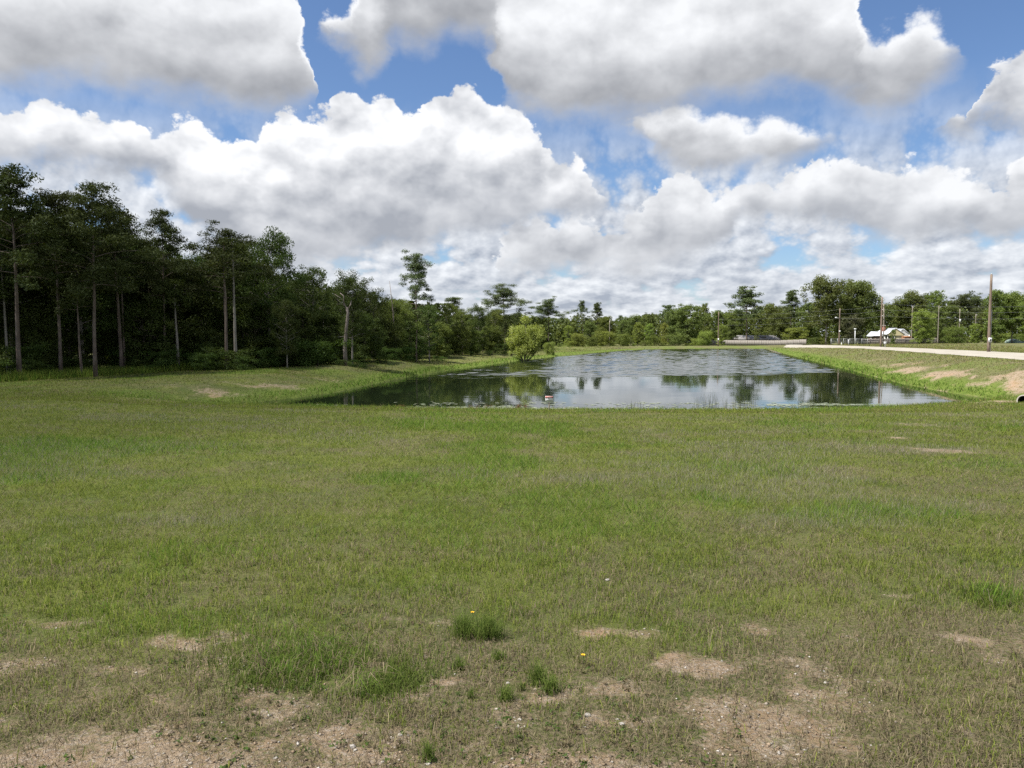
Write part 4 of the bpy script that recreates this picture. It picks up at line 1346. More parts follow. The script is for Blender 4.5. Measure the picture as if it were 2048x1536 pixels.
nm3 = ('upper', 'middle', 'lowest')
for k in range(3):
    f_road, f_lane = (0.86, 0.745, 0.62)[k], (0.97, 0.86, 0.735)[k]
    gr, hr, _ = POLES['road']
    gl, hl, _ = POLES['lane']
    gf, hf, _ = POLES['far']
    A = gr + np.array([0, -.3, hr * f_road])
    L = gl + np.array([0, -.2, hl * f_lane])
    Fp = gf + np.array([0, -.2, hf * (0.95, 0.80, 0.62)[k]])
    wire(A, L, 0.25, nm3[k] + ' wire between the two poles along the road')
    wire(L, Fp, 0.5, nm3[k] + ' wire from the lane pole left to the thin far pole')
    wire(A, at_depth(2110, (611, 622, 635)[k], 118), 0.35, nm3[k] + ' wire running right from the road pole over the field')

# white-capped marker post at the road edge
g = ground_hit(1770, 695)
e = empty('marker_post', gpt(g[0], g[1]), 'short white utility marker post at the near road edge', 'marker post')
MB().tube([(0, 0, -.1), (0, 0, .55)], .05, 8).build('post', M_METAL, e, True)
MB().box(-.16, .16, -.09, .09, .5, .86).box(-.18, .18, -.11, .11, .86, .9).build('box', M_PLATE, e)
for px, py, lab, hh_ in ((1683, 691, 'tiny white marker at the foot of the lane pole', .55), (1697, 692, 'leaning white stake in front of the pipe fence', 1.15)):
    Y = 152
    p = at_depth(px, py, Y)
    e = empty('marker_stake', gpt(p[0], Y), lab, 'marker post')
    MB().tube([(0, 0, -.1), (-.08 if hh_ > 1 else 0, 0, hh_)], .06, 8).build('stake', M_PLATE, e, True)
    MB().tube([(-.08 if hh_ > 1 else 0, 0, hh_), (-.085 if hh_ > 1 else 0, 0, hh_ + .06)], [.07, .03], 8).build('cap', M_PLATE, e, True)
# white lamp post
p = at_depth(1709.5, 690, 188)
e = empty('lamp_post', gpt(p[0], 188), 'slim white lamp post inside the pipe fence', 'lamp post')
h = at_depth(1709.5, 659, 188)[2] - e.location.z
MB().tube([(0, 0, -.2), (0, 0, h)], [.10, .075], 10).build('post', M_PLATE, e, True)
MB().box(-.22, .22, -.2, .2, h, h + .26).build('lamp_head', M_PLATE, e)


# fences -----------------------------------------------------------
def plank_mesh(w, h_, boards):
    mb = MB()
    bw = w / boards
    rr = random.Random(boards)
    for i in range(boards):
        z1 = h_ - rr.random() * 0.05
        y = rr.random() * 0.012
        mb.box(-w / 2 + i * bw + .008, -w / 2 + (i + 1) * bw - .008, y, y + .02, 0.05, z1)
    return mb.mesh('plank_panel', M_PLANK)


def rail_mesh(w, zs, name, mat, r=0.045):
    mb = MB()
    for z in zs:
        mb.box(-w / 2, w / 2, -.06, -.02, z - r, z + r)
    return mb.mesh(name, mat)


def fence(pts, label, h_, step, post_mat, panel=True, zs=(), group=None, rail_mat=None, name='plank_fence', round_post=False):
    """pts: (x, y) polyline; panels, rails and posts are parts"""
    P = np.array(pts, float)
    seg = np.linalg.norm(np.diff(P, axis=0), axis=1)
    L = np.concatenate([[0], np.cumsum(seg)])
    n = max(1, int(round(L[-1] / step)))
    s = np.linspace(0, L[-1], n + 1)
    X_ = np.interp(s, L, P[:, 0])
    Y_ = np.interp(s, L, P[:, 1])
    Zs = ground_z(X_, Y_)
    e = empty(name, (X_[0], Y_[0], Zs[0]), label, 'fence', group)
    base = np.array([X_[0], Y_[0], Zs[0]])
    w = L[-1] / n
    pm = plank_mesh(w - .1, h_, 15) if panel else None
    rm = rail_mesh(w, zs, 'rail', rail_mat or M_PLANKPOST) if len(zs) else None
    pst = (MB().tube([(0, 0, -.3), (0, 0, h_ + .05)], .07, 8) if round_post else MB().box(-.06, .06, -.09, .03, -.3, h_ + .06)).mesh('post', post_mat, round_post)
    for i in range(n + 1):
        obj('post', pst, e, tuple(np.array([X_[i], Y_[i], Zs[i]]) - base))
        if i < n:
            ang = math.atan2(Y_[i + 1] - Y_[i], X_[i + 1] - X_[i])
            c_ = np.array([(X_[i] + X_[i + 1]) / 2, (Y_[i] + Y_[i + 1]) / 2, (Zs[i] + Zs[i + 1]) / 2]) - base
            if panel:
                obj('plank_panel', pm, e, tuple(c_), ang)
            if rm:
                obj('rail', rm, e, tuple(c_), ang)
    return e


def fp(px, Y):
    return tuple(at_depth(px, 690, Y)[:2])


fence([fp(1376, 246), fp(1450, 240), fp(1540, 226), fp(1612, 212)], 'silvered plank fence on the far shore rising towards the road', 1.75, 2.6, M_PLANKPOST, True, (), group='fences')
fence([fp(1722, 226), fp(1800, 226), fp(1872, 228)], 'plank fence with dark posts in front of the white-roofed house', 1.8, 2.5, M_PLANKPOST, True, (1.55, .35), group='fences')
fence([fp(1874, 230), fp(1962, 244)], 'open rail fence behind the field left of the bare pole', 1.5, 3.0, M_PLANK, False, (.5, .95, 1.4), group='fences', rail_mat=M_PLANK, name='rail_fence')
fence([fp(1662, 196), fp(1735, 205)], 'grey pipe fence between the lane pole and the plank fence', 1.6, 2.6, M_METAL, False, (.45, .85, 1.2, 1.55), group='fences', rail_mat=M_METAL, name='pipe_fence', round_post=True)

# white-roofed house ------------------------------------------------
Yh = 262.0


def hx(px):
    return (px - 1024.0) / F * Yh


def hz(py):
    return at_depth(1780, py, Yh)[2]


gx0 = hx(1783)
zg = float(ground_z(gx0, Yh))
e = empty('house', (gx0, Yh, zg), 'cream house with white metal roof and red brick chimney', 'house')


def H_(px):
    return hx(px) - gx0


def Hz(py):
    return hz(py) - zg


ez = Hz(668.5)
rzt = Hz(659.5)
wl = MB().box(H_(1767), H_(1814), 0.0, 7.0, -.5, ez)
wl.build('wall', M_WHITESIDE, e)
MB().box(H_(1752.5), H_(1766.8), 1.0, 6.5, -.5, Hz(671.5)).build('side_wall', M_BROWNWALL, e)
rf = MB().add([(H_(1765), -.5, ez - .05), (H_(1816), -.5, ez - .05), (H_(1813), 3.4, rzt), (H_(1768), 3.4, rzt), (H_(1765), 7.4, ez - .05), (H_(1816), 7.4, ez - .05),
               (H_(1765), -.5, ez - .2), (H_(1816), -.5, ez - .2)], [(0, 1, 2, 3), (3, 2, 5, 4), (6, 7, 1, 0)], [(0, 3, 4), (1, 5, 2)]).build('roof', M_WHITEROOF, e)
for k in range(9):
    x_ = H_(1768) + (H_(1813) - H_(1768)) * (k + .5) / 9
    MB().add([(x_ - .04, -.5, ez), (x_ + .04, -.5, ez), (x_ + .04, 3.4, rzt + .06), (x_ - .04, 3.4, rzt + .06)], [(0, 1, 2, 3)]).build('roof_seam', M_WHITEROOF, rf)
MB().add([(H_(1750), .5, Hz(671.8)), (H_(1766.5), .5, Hz(671.8)), (H_(1765.5), 4.0, Hz(662.8)), (H_(1751), 4.0, Hz(662.8)), (H_(1750), 7, Hz(671.8)), (H_(1766.5), 7, Hz(671.8))],
         [(0, 1, 2, 3), (3, 2, 5, 4)], [(0, 3, 4), (1, 5, 2)]).build('side_roof', M_WHITEROOF, e)
MB().box(H_(1743.5), H_(1751), 1.5, 4.5, Hz(673.5), Hz(671.5)).build('lean_to_roof', M_WHITEROOF, e)
MB().box(H_(1745), H_(1745.7), 1.6, 1.75, -.5, Hz(673.5)).build('lean_to_post', M_WHITESIDE, e)
for (l, r_, ap, ev, wm_, nm_) in ((1767.5, 1799.5, 657.5, 668.5, M_CREAM, 'cream'), (1787, 1814.5, 659, 670, M_WHITESIDE, 'white')):
    yo = -2.2 if nm_ == 'cream' else -1.2
    c_ = (l + r_) / 2
    g_ = MB().add([(H_(l), yo, Hz(ev)), (H_(r_), yo, Hz(ev)), (H_(c_), yo, Hz(ap)), (H_(l), yo, Hz(ev) - .45), (H_(r_), yo, Hz(ev) - .45)], [(3, 4, 1, 0)], [(0, 1, 2)])
    gb = g_.build('gable', wm_, e)
    tag(gb, nm_ + ' gable over the porch')
    a_ = np.array([H_(l) - .35, Hz(ev) - .2])
    m_ = np.array([H_(c_), Hz(ap) + .05])
    b_ = np.array([H_(r_) + .35, Hz(ev) - .2])
    th = .22
    for q0, q1 in ((a_, m_), (m_, b_)):
        MB().add([(q0[0], yo - .12, q0[1]), (q1[0], yo - .12, q1[1]), (q1[0], 3.0, q1[1]), (q0[0], 3.0, q0[1]),
                  (q0[0], yo - .12, q0[1] + th), (q1[0], yo - .12, q1[1] + th), (q1[0], 3.0, q1[1] + th), (q0[0], 3.0, q0[1] + th)],
                 [(0, 1, 5, 4), (4, 5, 6, 7), (0, 3, 2, 1), (1, 2, 6, 5), (0, 4, 7, 3)]).build('gable_roof', M_WHITEROOF, e)
for px in (1768.4, 1781.5, 1797, 1811):
    MB().box(H_(px) - .12, H_(px) + .12, -2.1, -1.86, -.5, Hz(669.5)).build('porch_post', M_WHITESIDE, e)
MB().box(H_(1782), H_(1797), -2.0, -1.2, -.5, Hz(669.8)).build('porch_wall', M_CREAM, e)
for (l, r_) in ((1770, 1780), (1798.5, 1808.5)):
    w_ = MB().box(H_(l), H_(r_), -.06, .05, Hz(678), Hz(670.8)).build('window', M_WHITESIDE, e)
    MB().box(H_(l) + .12, H_(r_) - .12, -.09, -.065, Hz(678) + .12, Hz(670.8) - .12).build('pane', M_GLASS, w_)
ch = MB().box(H_(1768.8), H_(1775.2), 2.2, 3.4, ez - .2, Hz(651.5)).build('chimney', M_BRICK, e)
MB().box(H_(1768.2), H_(1775.8), 2.08, 3.52, Hz(651.5), Hz(650)).build('chimney_cap', M_CONC, ch)
# orange shed
p = at_depth(1816, 690, 256)
e = empty('garden_shed', gpt(p[0], 256), 'small orange-brown board shed right of the white-roofed house', 'shed')
h = at_depth(1816, 672.5, 256)[2] - e.location.z
MB().box(-1.15, 1.25, 0, 2.2, -.4, h - .25).build('wall', M_ORANGE, e)
MB().add([(-1.3, -.2, h - .3), (1.4, -.2, h - .3), (1.4, 2.4, h), (-1.3, 2.4, h), (-1.3, -.2, h - .2), (1.4, -.2, h - .2), (1.4, 2.4, h + .1), (-1.3, 2.4, h + .1)], [(4, 5, 6, 7), (0, 1, 5, 4), (3, 2, 1, 0), (0, 4, 7, 3), (1, 2, 6, 5)]).build('roof', M_ORANGE, e)

# grey-roofed house behind the plank fence --------------------------
Yh2 = 252.0
xa, xb = (1477 - 1024) / F * Yh2, (1556 - 1024) / F * Yh2
xm = (xa + xb) / 2
zg2 = float(ground_z(xm, Yh2))
e = empty('house', (xm, Yh2, zg2), 'low tan house with grey shingle roof behind the plank fence', 'house')
zt, ze = at_depth(1515, 670.5, Yh2)[2] - zg2, at_depth(1515, 677.5, Yh2)[2] - zg2
hw = (xb - xa) / 2
MB().box(-hw, hw, 0, 7, -.5, ze).build('wall', M_TAN, e)
MB().box(-hw + .1, -hw + 2.4, -.35, -.05, -.5, ze - .15).build('white_wall', M_WHITESIDE, e)
rf = MB().add([(-hw - .4, -.7, ze - .1), (hw + .4, -.7, ze - .1), (hw - .4, 3.5, zt), (-hw + .4, 3.5, zt), (hw + .4, 7.7, ze - .1), (-hw - .4, 7.7, ze - .1), (-hw - .4, -.7, ze - .28), (hw + .4, -.7, ze - .28)],
              [(0, 1, 2, 3), (3, 2, 4, 5), (6, 7, 1, 0)], [(0, 3, 5), (1, 4, 2)]).build('roof', M_SHINGLE, e)
MB().box(hw * .15, hw * .15 + 1.6, .2, 2.2, ze + .3, zt - .1).build('vent_ridge', M_SHINGLE, rf)
for px in (1538.5, 1545.5):
    x_ = (px - 1024) / F * Yh2 - xm
    w_ = MB().box(x_ - .5, x_ + .5, -.08, .02, ze - 2.0, ze - .35).build('window', M_WHITESIDE, e)
    MB().box(x_ - .4, x_ + .4, -.11, -.085, ze - 1.9, ze - .45).build('pane', M_GLASS, w_)
# open shed
p = at_depth(1390, 690, 252)
e = empty('open_shed', gpt(p[0], 252), 'low open grey shed behind the left end of the plank fence', 'shed')
h = at_depth(1390, 682.5, 252)[2] - e.location.z
for x_ in (-2.6, -.8, 1.0, 2.8):
    MB().box(x_ - .08, x_ + .08, 0, .16, -.4, h - .3).build('post', M_PLANKPOST, e)
MB().add([(-3, -.4, h - .35), (3.2, -.4, h - .35), (3.2, 3.5, h), (-3, 3.5, h), (-3, -.4, h - .2), (3.2, -.4, h - .2), (3.2, 3.5, h + .12), (-3, 3.5, h + .12)], [(4, 5, 6, 7), (0, 1, 5, 4), (3, 2, 1, 0), (0, 4, 7, 3), (1, 2, 6, 5)]).build('roof', M_SHINGLE, e)
MB().box(-2.7, 2.9, 3.2, 3.35, -.4, h - .1).build('back_wall', M_BROWNWALL, e)
MB().box(-2.2, -.6, .8, 1.9, -.3, h - .8).build('stored_crate', M_RUST, e)
# rounded sheeting cover
p = at_depth(2030, 690, 232)
g = gpt(p[0], 232)
h = at_depth(2030, 678, 232)[2] - g[2]
e = empty('tarp_cover', g, 'pale green arched sheet cover at the field edge on the right', 'cover')
V = []
for j in range(4):
    for i in range(13):
        t = i / 12 * math.pi
        V.append((-2.0 * math.cos(t) * (1 + .03 * j), -1.5 + j, max(0, h * math.sin(t)) - .05))
MB().add(V, [(j * 13 + i, j * 13 + i + 1, (j + 1) * 13 + i + 1, (j + 1) * 13 + i) for j in range(3) for i in range(12)], [(0, i + 1, i) for i in range(1, 12)]).build('sheet', M_COVER, e, False)
for j in (0, 3):
    MB().tube([(v[0] * 1.01, v[1], v[2] + .03) for v in V[j * 13:(j + 1) * 13]], .04, 6).build('hoop', M_METAL, e, True)

# warning sign at the near shore -----------------------------------
g = gpt(*(np.array([(1098.5 - 1024) / F * 33.0, 33.0])))
e = empty('warning_sign', g, 'small white and red warning sign on a post at the near shore', 'sign')
h = at_depth(1098, 792, 33.0)[2] - g[2]
MB().tube([(0, 0, -.25), (0, 0, h - .04)], .03, 8).build('post', M_POLE_GREY, e, True)
pl = MB().box(-.17, .17, -.045, -.025, h - .265, h).build('plate', M_PLATE, e)
MB().box(-.165, .165, -.050, -.0455, h - .09, h - .005).build('red_band', M_RED, pl)
fc = bpy.data.curves.new('sign_text', 'FONT')


def text_mesh(body, size, mat, x, z, parent, y=-.052):
    cu = bpy.data.curves.new('lettering', 'FONT')
    cu.body = body
    cu.size = size
    cu.align_x = 'CENTER'
    cu.align_y = 'CENTER'
    tmp = bpy.data.objects.new('lettering', cu)
    COL.objects.link(tmp)
    dg = bpy.context.evaluated_depsgraph_get()
    me = bpy.data.meshes.new_from_object(tmp.evaluated_get(dg))
    bpy.data.objects.remove(tmp)
    me.materials.append(mat)
    o_ = obj('lettering', me, parent, (x, y, z))
    o_.rotation_euler = (math.pi / 2, 0, 0)
    return o_


text_mesh('WARNING', .052, M_PLATE, 0, h - .045, pl)
text_mesh('NO', .058, M_DARKPRINT, 0, h - .125, pl, -.047)
text_mesh('SWIMMING', .045, M_DARKPRINT, 0, h - .190, pl, -.047)
bpy.data.curves.remove(fc)

# culvert pipe at the right edge ------------------------------------
p = at_depth(2053, 802, 34.5)
gz_ = float(ground_z(p[0], 34.5))
e = empty('culvert_pipe', (p[0], 34.5, p[2]), 'black-mouthed culvert pipe end in the eroded bank at the right edge', 'pipe')
e.rotation_euler = (0, 0, math.radians(-62))
ang = np.arange(25) / 24 * 2 * math.pi
for nm_, r0, r1, y0, y1, mt in (('barrel', .30, .30, -.25, 2.6, M_CONC), ('lining', .25, .25, -.25, 2.6, M_BLACK)):
    V = [(math.cos(t) * r0, y, math.sin(t) * r0) for y in (y0, y1) for t in ang[:-1]]
    MB().add(V, [(i, (i + 1) % 24, 24 + (i + 1) % 24, 24 + i) for i in range(24)]).build(nm_, mt, e, True)
V = [(math.cos(t) * r0, -.25, math.sin(t) * r0) for r0 in (.25, .30) for t in ang[:-1]]
MB().add(V, [(i, (i + 1) % 24, 24 + (i + 1) % 24, 24 + i) for i in range(24)]).build('rim', M_CONC, e)
V = [(math.cos(t) * .25, 2.0, math.sin(t) * .25) for t in ang[:-1]]
MB().add(V, None, [(0, i, i + 1) for i in range(1, 23)]).build('dark_end', M_BLACK, e)

# dark drum at the far waterline ------------------------------------
p = at_depth(1238, 701, 187)
e = empty('drain_drum', (p[0], 187, WZ - .1), 'small black drum at the waterline of the far shore', 'drum')
MB().tube([(-.28, 0, .25), (.28, 0, .25)], .30, 14).build('barrel', M_BLACK, e, True)
for x_ in (-.2, .2):
    MB().tube([(x_ - .03, 0, .25), (x_ + .03, 0, .25)], .325, 14).build('hoop', M_BLACK, e, True)


# ------------------------------------------------------------------ grass, gravel, water plants
M_BLADE = blade_material('grass_blades', 0.42)


def tri_blades(P, h_, w_, lean, rng, tint, seg2=False):
    """blades as slim triangles (or a bent pair), feet at P"""
    n = len(P)
    a_ = rng.random(n) * 6.2832
    side = np.stack([np.cos(a_), np.sin(a_), 0 * a_], -1)
    b_ = rng.random(n) * 6.2832
    ld = np.stack([np.cos(b_), np.sin(b_), 0 * b_], -1)
    up = np.array([0, 0, 1.0])
    tip = P + up * (h_ * np.sqrt(np.clip(1 - lean ** 2, 0.02, 1)))[:, None] + ld * (h_ * lean)[:, None]
    hw_ = side * (w_ * 0.5)[:, None]
    if not seg2:
        V = np.stack([P - hw_, P + hw_, tip], 1).reshape(-1, 3)
        return V, [np.arange(3 * n).reshape(-1, 3)], np.repeat(tint, 3, 0)
    mid = P + up * (h_ * 0.62)[:, None] + ld * (h_ * lean * 0.25)[:, None]
    V = np.stack([P - hw_, P + hw_, mid + hw_ * 0.75, mid - hw_ * 0.75, tip], 1).reshape(-1, 3)
    i = np.arange(n)[:, None] * 5
    return V, [i + np.array([[0, 1, 2, 3]]), i + np.array([[3, 2, 4]])], np.repeat(tint, 5, 0)


def pal(*c_):
    return np.array(c_)


GREEN = pal((.108, .148, .026), (.140, .182, .033), (.172, .208, .040), (.205, .232, .050))
DRY = pal((.215, .175, .105), (.285, .240, .150), (.165, .130, .085), (.195, .170, .115))
LUSHC = pal((.085, .160, .024), (.118, .200, .030), (.150, .225, .040))


def pick(pl, rng, n):
    return pl[rng.integers(0, len(pl), n)] * (0.8 + 0.4 * rng.random((n, 1)))


def sample(n, y0, y1, p, rng, margin=2.2):
    """random places in the field of view, sparser with distance"""
    u = rng.random(n)
    Y = (y0 ** (1 - p) + u * (y1 ** (1 - p) - y0 ** (1 - p))) ** (1 / (1 - p))
    X_ = (rng.random(n) * 2 - 1) * (Y * 0.69 + margin)
    return X_, Y


def turf(name, n, y0, y1, p, seed, label, seg2, hmul=1.0):
    rng = np.random.default_rng(seed)
    X_, Y_ = sample(n, y0, y1, p, rng)
    sd = pond_sd(X_, Y_)
    rd = road_sd(X_, Y_)
    soil, lush, dry = fields(X_, Y_)
    clump = fbm(X_, Y_, 9.0, 2, 91)
    keep = (rng.random(n) < 1.02 - 0.92 * np.clip(soil * 1.2, 0, 1)) & (sd > 0.02) & (rd > 0.1)
    keep &= rng.random(n) < np.minimum(sstep(Y_, y0 - .3, y0 * 1.45) + (y0 < 3), 1 - sstep(Y_, y1 * .69, y1) * (y1 < 30))
    keep &= rng.random(n) < 0.45 + 1.1 * sstep(clump, 0.3, 0.62)
    X_, Y_, soil, lush, dry, sd, clump = (q[keep] for q in (X_, Y_, soil, lush, dry, sd, clump))
    n = len(X_)
    isdry = rng.random(n) < np.clip(0.10 + 0.62 * dry + 0.25 * soil, 0, 0.85)
    isl = (~isdry) & (rng.random(n) < lush)
    tint = pick(GREEN, rng, n)
    tint[isdry] = pick(DRY, rng, isdry.sum())
    tint[isl] = pick(LUSHC, rng, isl.sum())
    far = np.clip(Y_ / 5.0, 1.0, 9.0)
    h_ = (0.034 + 0.048 * rng.random(n)) * (0.45 + 1.35 * clump) * np.where(rng.random(n) < .06, 1.7, 1.0) * (1 + 1.1 * lush) * (1 - 0.3 * dry) * far ** 0.20 * hmul
    h_ *= np.where(sd < 1.6, 1.0 + 0.35 * (1.6 - sd), 1.0)
    w_ = (0.0027 + 0.0020 * rng.random(n)) * far ** 0.92
    lean = np.clip(rng.normal(0.78, 0.20, n) + isdry * 0.12, 0.02, 0.985)
    V, F_, T = tri_blades(np.stack([X_, Y_, ground_z(X_, Y_) - 0.004], -1), h_, w_, lean, rng, tint, seg2)
    T = np.concatenate([T, np.ones((len(T), 1))], 1)
    tag(obj(name, fast_mesh(name, V, F_, M_BLADE, False, {'tint': T})), label, 'grass', kind='stuff')


turf('grass', 265000, 2.2, 8.5, 1.15, 1, 'short patchy green and dry grass at the front', True)
turf('grass', 425000, 5.8, 21.0, 1.35, 2, 'mown green and straw coloured grass across the middle of the lawn', False)
turf('grass', 380000, 14.5, 37.0, 1.5, 3, 'mown grass down to the near shore', False)

# left lawn and the banks
rng = np.random.default_rng(4)
n = 330000
Y_ = 30 * (200 / 30) ** (rng.random(n) ** 1.25)
X_ = (rng.random(n) * 2 - 1) * (Y_ * 0.69 + 4)
sd = pond_sd(X_, Y_)
wood = X_ < np.interp(Y_, [30, 44, 52, 60, 75, 100, 130, 200], [-60, -32, -26, -23, -19, -13, -4, 10])
keep = (sd > 0.02) & (road_sd(X_, Y_) > 0.2) & ~wood & ((sd < 26) | (Y_ < 50))
X_, Y_, sd = X_[keep], Y_[keep], sd[keep]
soil, lush, dry = fields(X_, Y_)
keep = rng.random(len(X_)) < 1.0 - 0.9 * soil
X_, Y_, sd, lush, dry = X_[keep], Y_[keep], sd[keep], lush[keep], dry[keep]
n = len(X_)
tint = pick(GREEN, rng, n)
q = rng.random(n) < 0.12 + 0.55 * dry
tint[q] = pick(DRY * np.array([1.05, 1.08, 0.8]), rng, q.sum())
q2 = (~q) & (rng.random(n) < lush * 0.9)
tint[q2] = pick(LUSHC, rng, q2.sum())
h_ = (0.05 + 0.05 * rng.random(n)) * np.clip(Y_ / 40, 1, 1.7) * np.where((sd < 1.3) & (Y_ < 120), 1.0 + 1.8 * np.clip(1.3 - sd, 0, 1.0), 1.0)
V, F_, T = tri_blades(np.stack([X_, Y_, ground_z(X_, Y_) - .01], -1), h_, 0.0010 * Y_ * (0.7 + 0.6 * rng.random(n)), np.clip(rng.normal(.6, .2, n), .02, .95), rng, tint)
tag(obj('bank_grass', fast_mesh('bank_grass', V, F_, M_BLADE, False, {'tint': np.concatenate([T, np.ones((len(T), 1))], 1)})), 'grass on the banks round the pond', 'grass', kind='stuff')

# unmown strip at the foot of the wood
rng = np.random.default_rng(5)
n = 60000
Y_ = 40 + 80 * rng.random(n) ** 1.3
xe = np.interp(Y_, [40, 44, 52, 60, 75, 100, 130], [-33, -30, -26, -22.6, -18.6, -12.6, -3.6])
X_ = xe - 6.5 * rng.random(n) + rng.normal(size=n) * .5
P_ = np.stack([X_, Y_, ground_z(X_, Y_) - .02], -1)
tint = pick(np.concatenate([GREEN, LUSHC]), rng, n)
V, F_, T = tri_blades(P_, .25 + .45 * rng.random(n) * (0.5 + fbm(X_, Y_, .5, 3, 7)), .0011 * Y_ * (0.7 + .6 * rng.random(n)), np.clip(rng.normal(.35, .15, n), .02, .9), rng, tint)
tag(obj('tall_grass', fast_mesh('tall_grass', V, F_, M_BLADE, False, {'tint': np.concatenate([T, np.ones((len(T), 1))], 1)})), 'unmown tall grass along the foot of the left wood', 'grass', kind='stuff')

# straw and dead stems lying in the front turf
rng = np.random.default_rng(6)
n = 52000
X_, Y_ = sample(n, 2.2, 9.0, 1.3, rng)
P_ = np.stack([X_, Y_, ground_z(X_, Y_) + .004 + .012 * rng.random(n)], -1)
V, F_, T = tri_blades(P_, .03 + .05 * rng.random(n), .0030 * np.clip(Y_ / 5, 1, 2) * (0.7 + .6 * rng.random(n)), np.clip(rng.normal(.93, .08, n), .6, .995), rng, pick(DRY, rng, n) * 0.95)
tag(obj('dead_straw', fast_mesh('dead_straw', V, F_, M_BLADE, False, {'tint': np.concatenate([T, np.ones((len(T), 1))], 1)})), 'dead straw lying loose between the front grass patches', 'straw', kind='stuff')

# pale seed stalks in drifts across the lawn
rng = np.random.default_rng(7)
n = 170000
X_, Y_ = sample(n, 8.0, 32.0, 1.2, rng)
dr = fbm(X_ * 0.6, Y_, 0.42, 4, 131)
keep = (rng.random(n) < sstep(dr, 0.52, 0.68) * 0.75) & (pond_sd(X_, Y_) > 1)
X_, Y_ = X_[keep], Y_[keep]
n = len(X_)
P_ = np.stack([X_, Y_, ground_z(X_, Y_)], -1)
V, F_, T = tri_blades(P_, 0.05 + .065 * rng.random(n), .00042 * Y_ * (0.6 + .6 * rng.random(n)), np.clip(rng.normal(.28, .15, n), .01, .7), rng, pick(pal((.34, .31, .235), (.40, .37, .285), (.27, .25, .185)), rng, n))
tag(obj('seed_stalks', fast_mesh('seed_stalks', V, F_, M_BLADE, False, {'tint': np.concatenate([T, np.ones((len(T), 1))], 1)})), 'drifts of pale grey seed stalks standing in the lawn', 'grass', kind='stuff')

# small broad-leaved weeds in drifts
rng = np.random.default_rng(81)
n = 5200
X_, Y_ = sample(n, 2.4, 14.0, 1.25, rng)
keep = rng.random(n) < sstep(fbm(X_, Y_, 0.8, 3, 411), .50, .66)
X_, Y_ = X_[keep], Y_[keep]
n = len(X_)
rr = .012 + .022 * rng.random(n)
C_ = np.stack([X_, Y_, ground_z(X_, Y_) + rr * .55], -1)
V, tn = leaves(C_, np.stack([rr, rr, rr * .45], -1), 9, .017, rng, .62, .9)
T = pick(pal((.075, .125, .030), (.095, .140, .045), (.125, .135, .050), (.150, .120, .070)), rng, n)
T = np.repeat(np.repeat(T, 9, 0) * (0.8 + .4 * rng.random((n * 9, 1))), 4, 0)
tag(obj('lawn_weeds', fast_mesh('lawn_weeds', V, np.arange(len(V)).reshape(-1, 4), M_BLADE, False, {'tint': np.concatenate([T, np.ones((len(T), 1))], 1)})), 'small broad-leaved weeds low in the front turf', 'weeds', kind='stuff')

# gravel chips on the bare patches
rng = np.random.default_rng(9)
n = 62000
X_, Y_ = sample(n, 2.2, 7.0, 1.5, rng)
so = fields(X_, Y_)[0]
keep = rng.random(n) < sstep(so, .25, .8) * .50 * sstep(fbm(X_, Y_, .9, 3, 15), .35, .6)
X_, Y_ = X_[keep], Y_[keep]
n = len(X_)
oc = np.array([(1, 0, 0), (0, 1, 0), (-1, 0, 0), (0, -1, 0), (0, 0, .8), (0, 0, -.5)], float)
of = np.array([(0, 1, 4), (1, 2, 4), (2, 3, 4), (3, 0, 4), (1, 0, 5), (2, 1, 5), (3, 2, 5), (0, 3, 5)])
sz = .003 + .010 * rng.random(n) ** 2.5
V = np.stack([X_, Y_, ground_z(X_, Y_) + sz * .2], -1)[:, None, :] + oc[None] * (sz[:, None, None] * (0.6 + .8 * rng.random((n, 6, 1)))) * np.array([1, 1, .7])
F3 = (np.arange(n)[:, None, None] * 6 + of[None]).reshape(-1, 3)
T = np.repeat(pick(pal((.27, .235, .195), (.36, .335, .30), (.22, .165, .115), (.25, .19, .135), (.14, .112, .085), (.19, .145, .10)), rng, n), 6, 0)
M_STONE = blade_material('stone_chips', 0.0)
tag(obj('gravel_chips', fast_mesh('gravel_chips', V.reshape(-1, 3), [F3], M_STONE, False, {'tint': np.concatenate([T, np.ones((len(T), 1))], 1)})), 'small pale gravel chips scattered on the bare front soil', 'gravel', kind='stuff')


# the lush clump at the left front and other rank patches
rng = np.random.default_rng(71)
for (cx, cy_, rx, ry, st), n, hm in zip(LUSH_W[:3], (9000, 3200, 2600), (.062, .062, .045)):
    X_ = cx + rng.normal(size=n) * rx * .60
    Y_ = cy_ + rng.normal(size=n) * ry * .60
    kp = rng.random(n) < sstep(fbm(X_, Y_, 3.5, 3, 401), .34, .58)
    X_, Y_ = X_[kp], Y_[kp]
    n = len(X_)
    P_ = np.stack([X_, Y_, ground_z(X_, Y_) - .004], -1)
    V, F_, T = tri_blades(P_, hm * (.5 + .9 * rng.random(n)), np.full(n, .0042), np.clip(rng.normal(.5, .22, n), .02, .95), rng, pick(pal((.105, .150, .034), (.125, .172, .038), (.155, .190, .048)), rng, n), True)
    tag(obj('grass', fast_mesh('grass', V, F_, M_BLADE, False, {'tint': np.concatenate([T, np.ones((len(T), 1))], 1)})), 'rank green grass in a clump of the front turf', 'grass', kind='stuff')


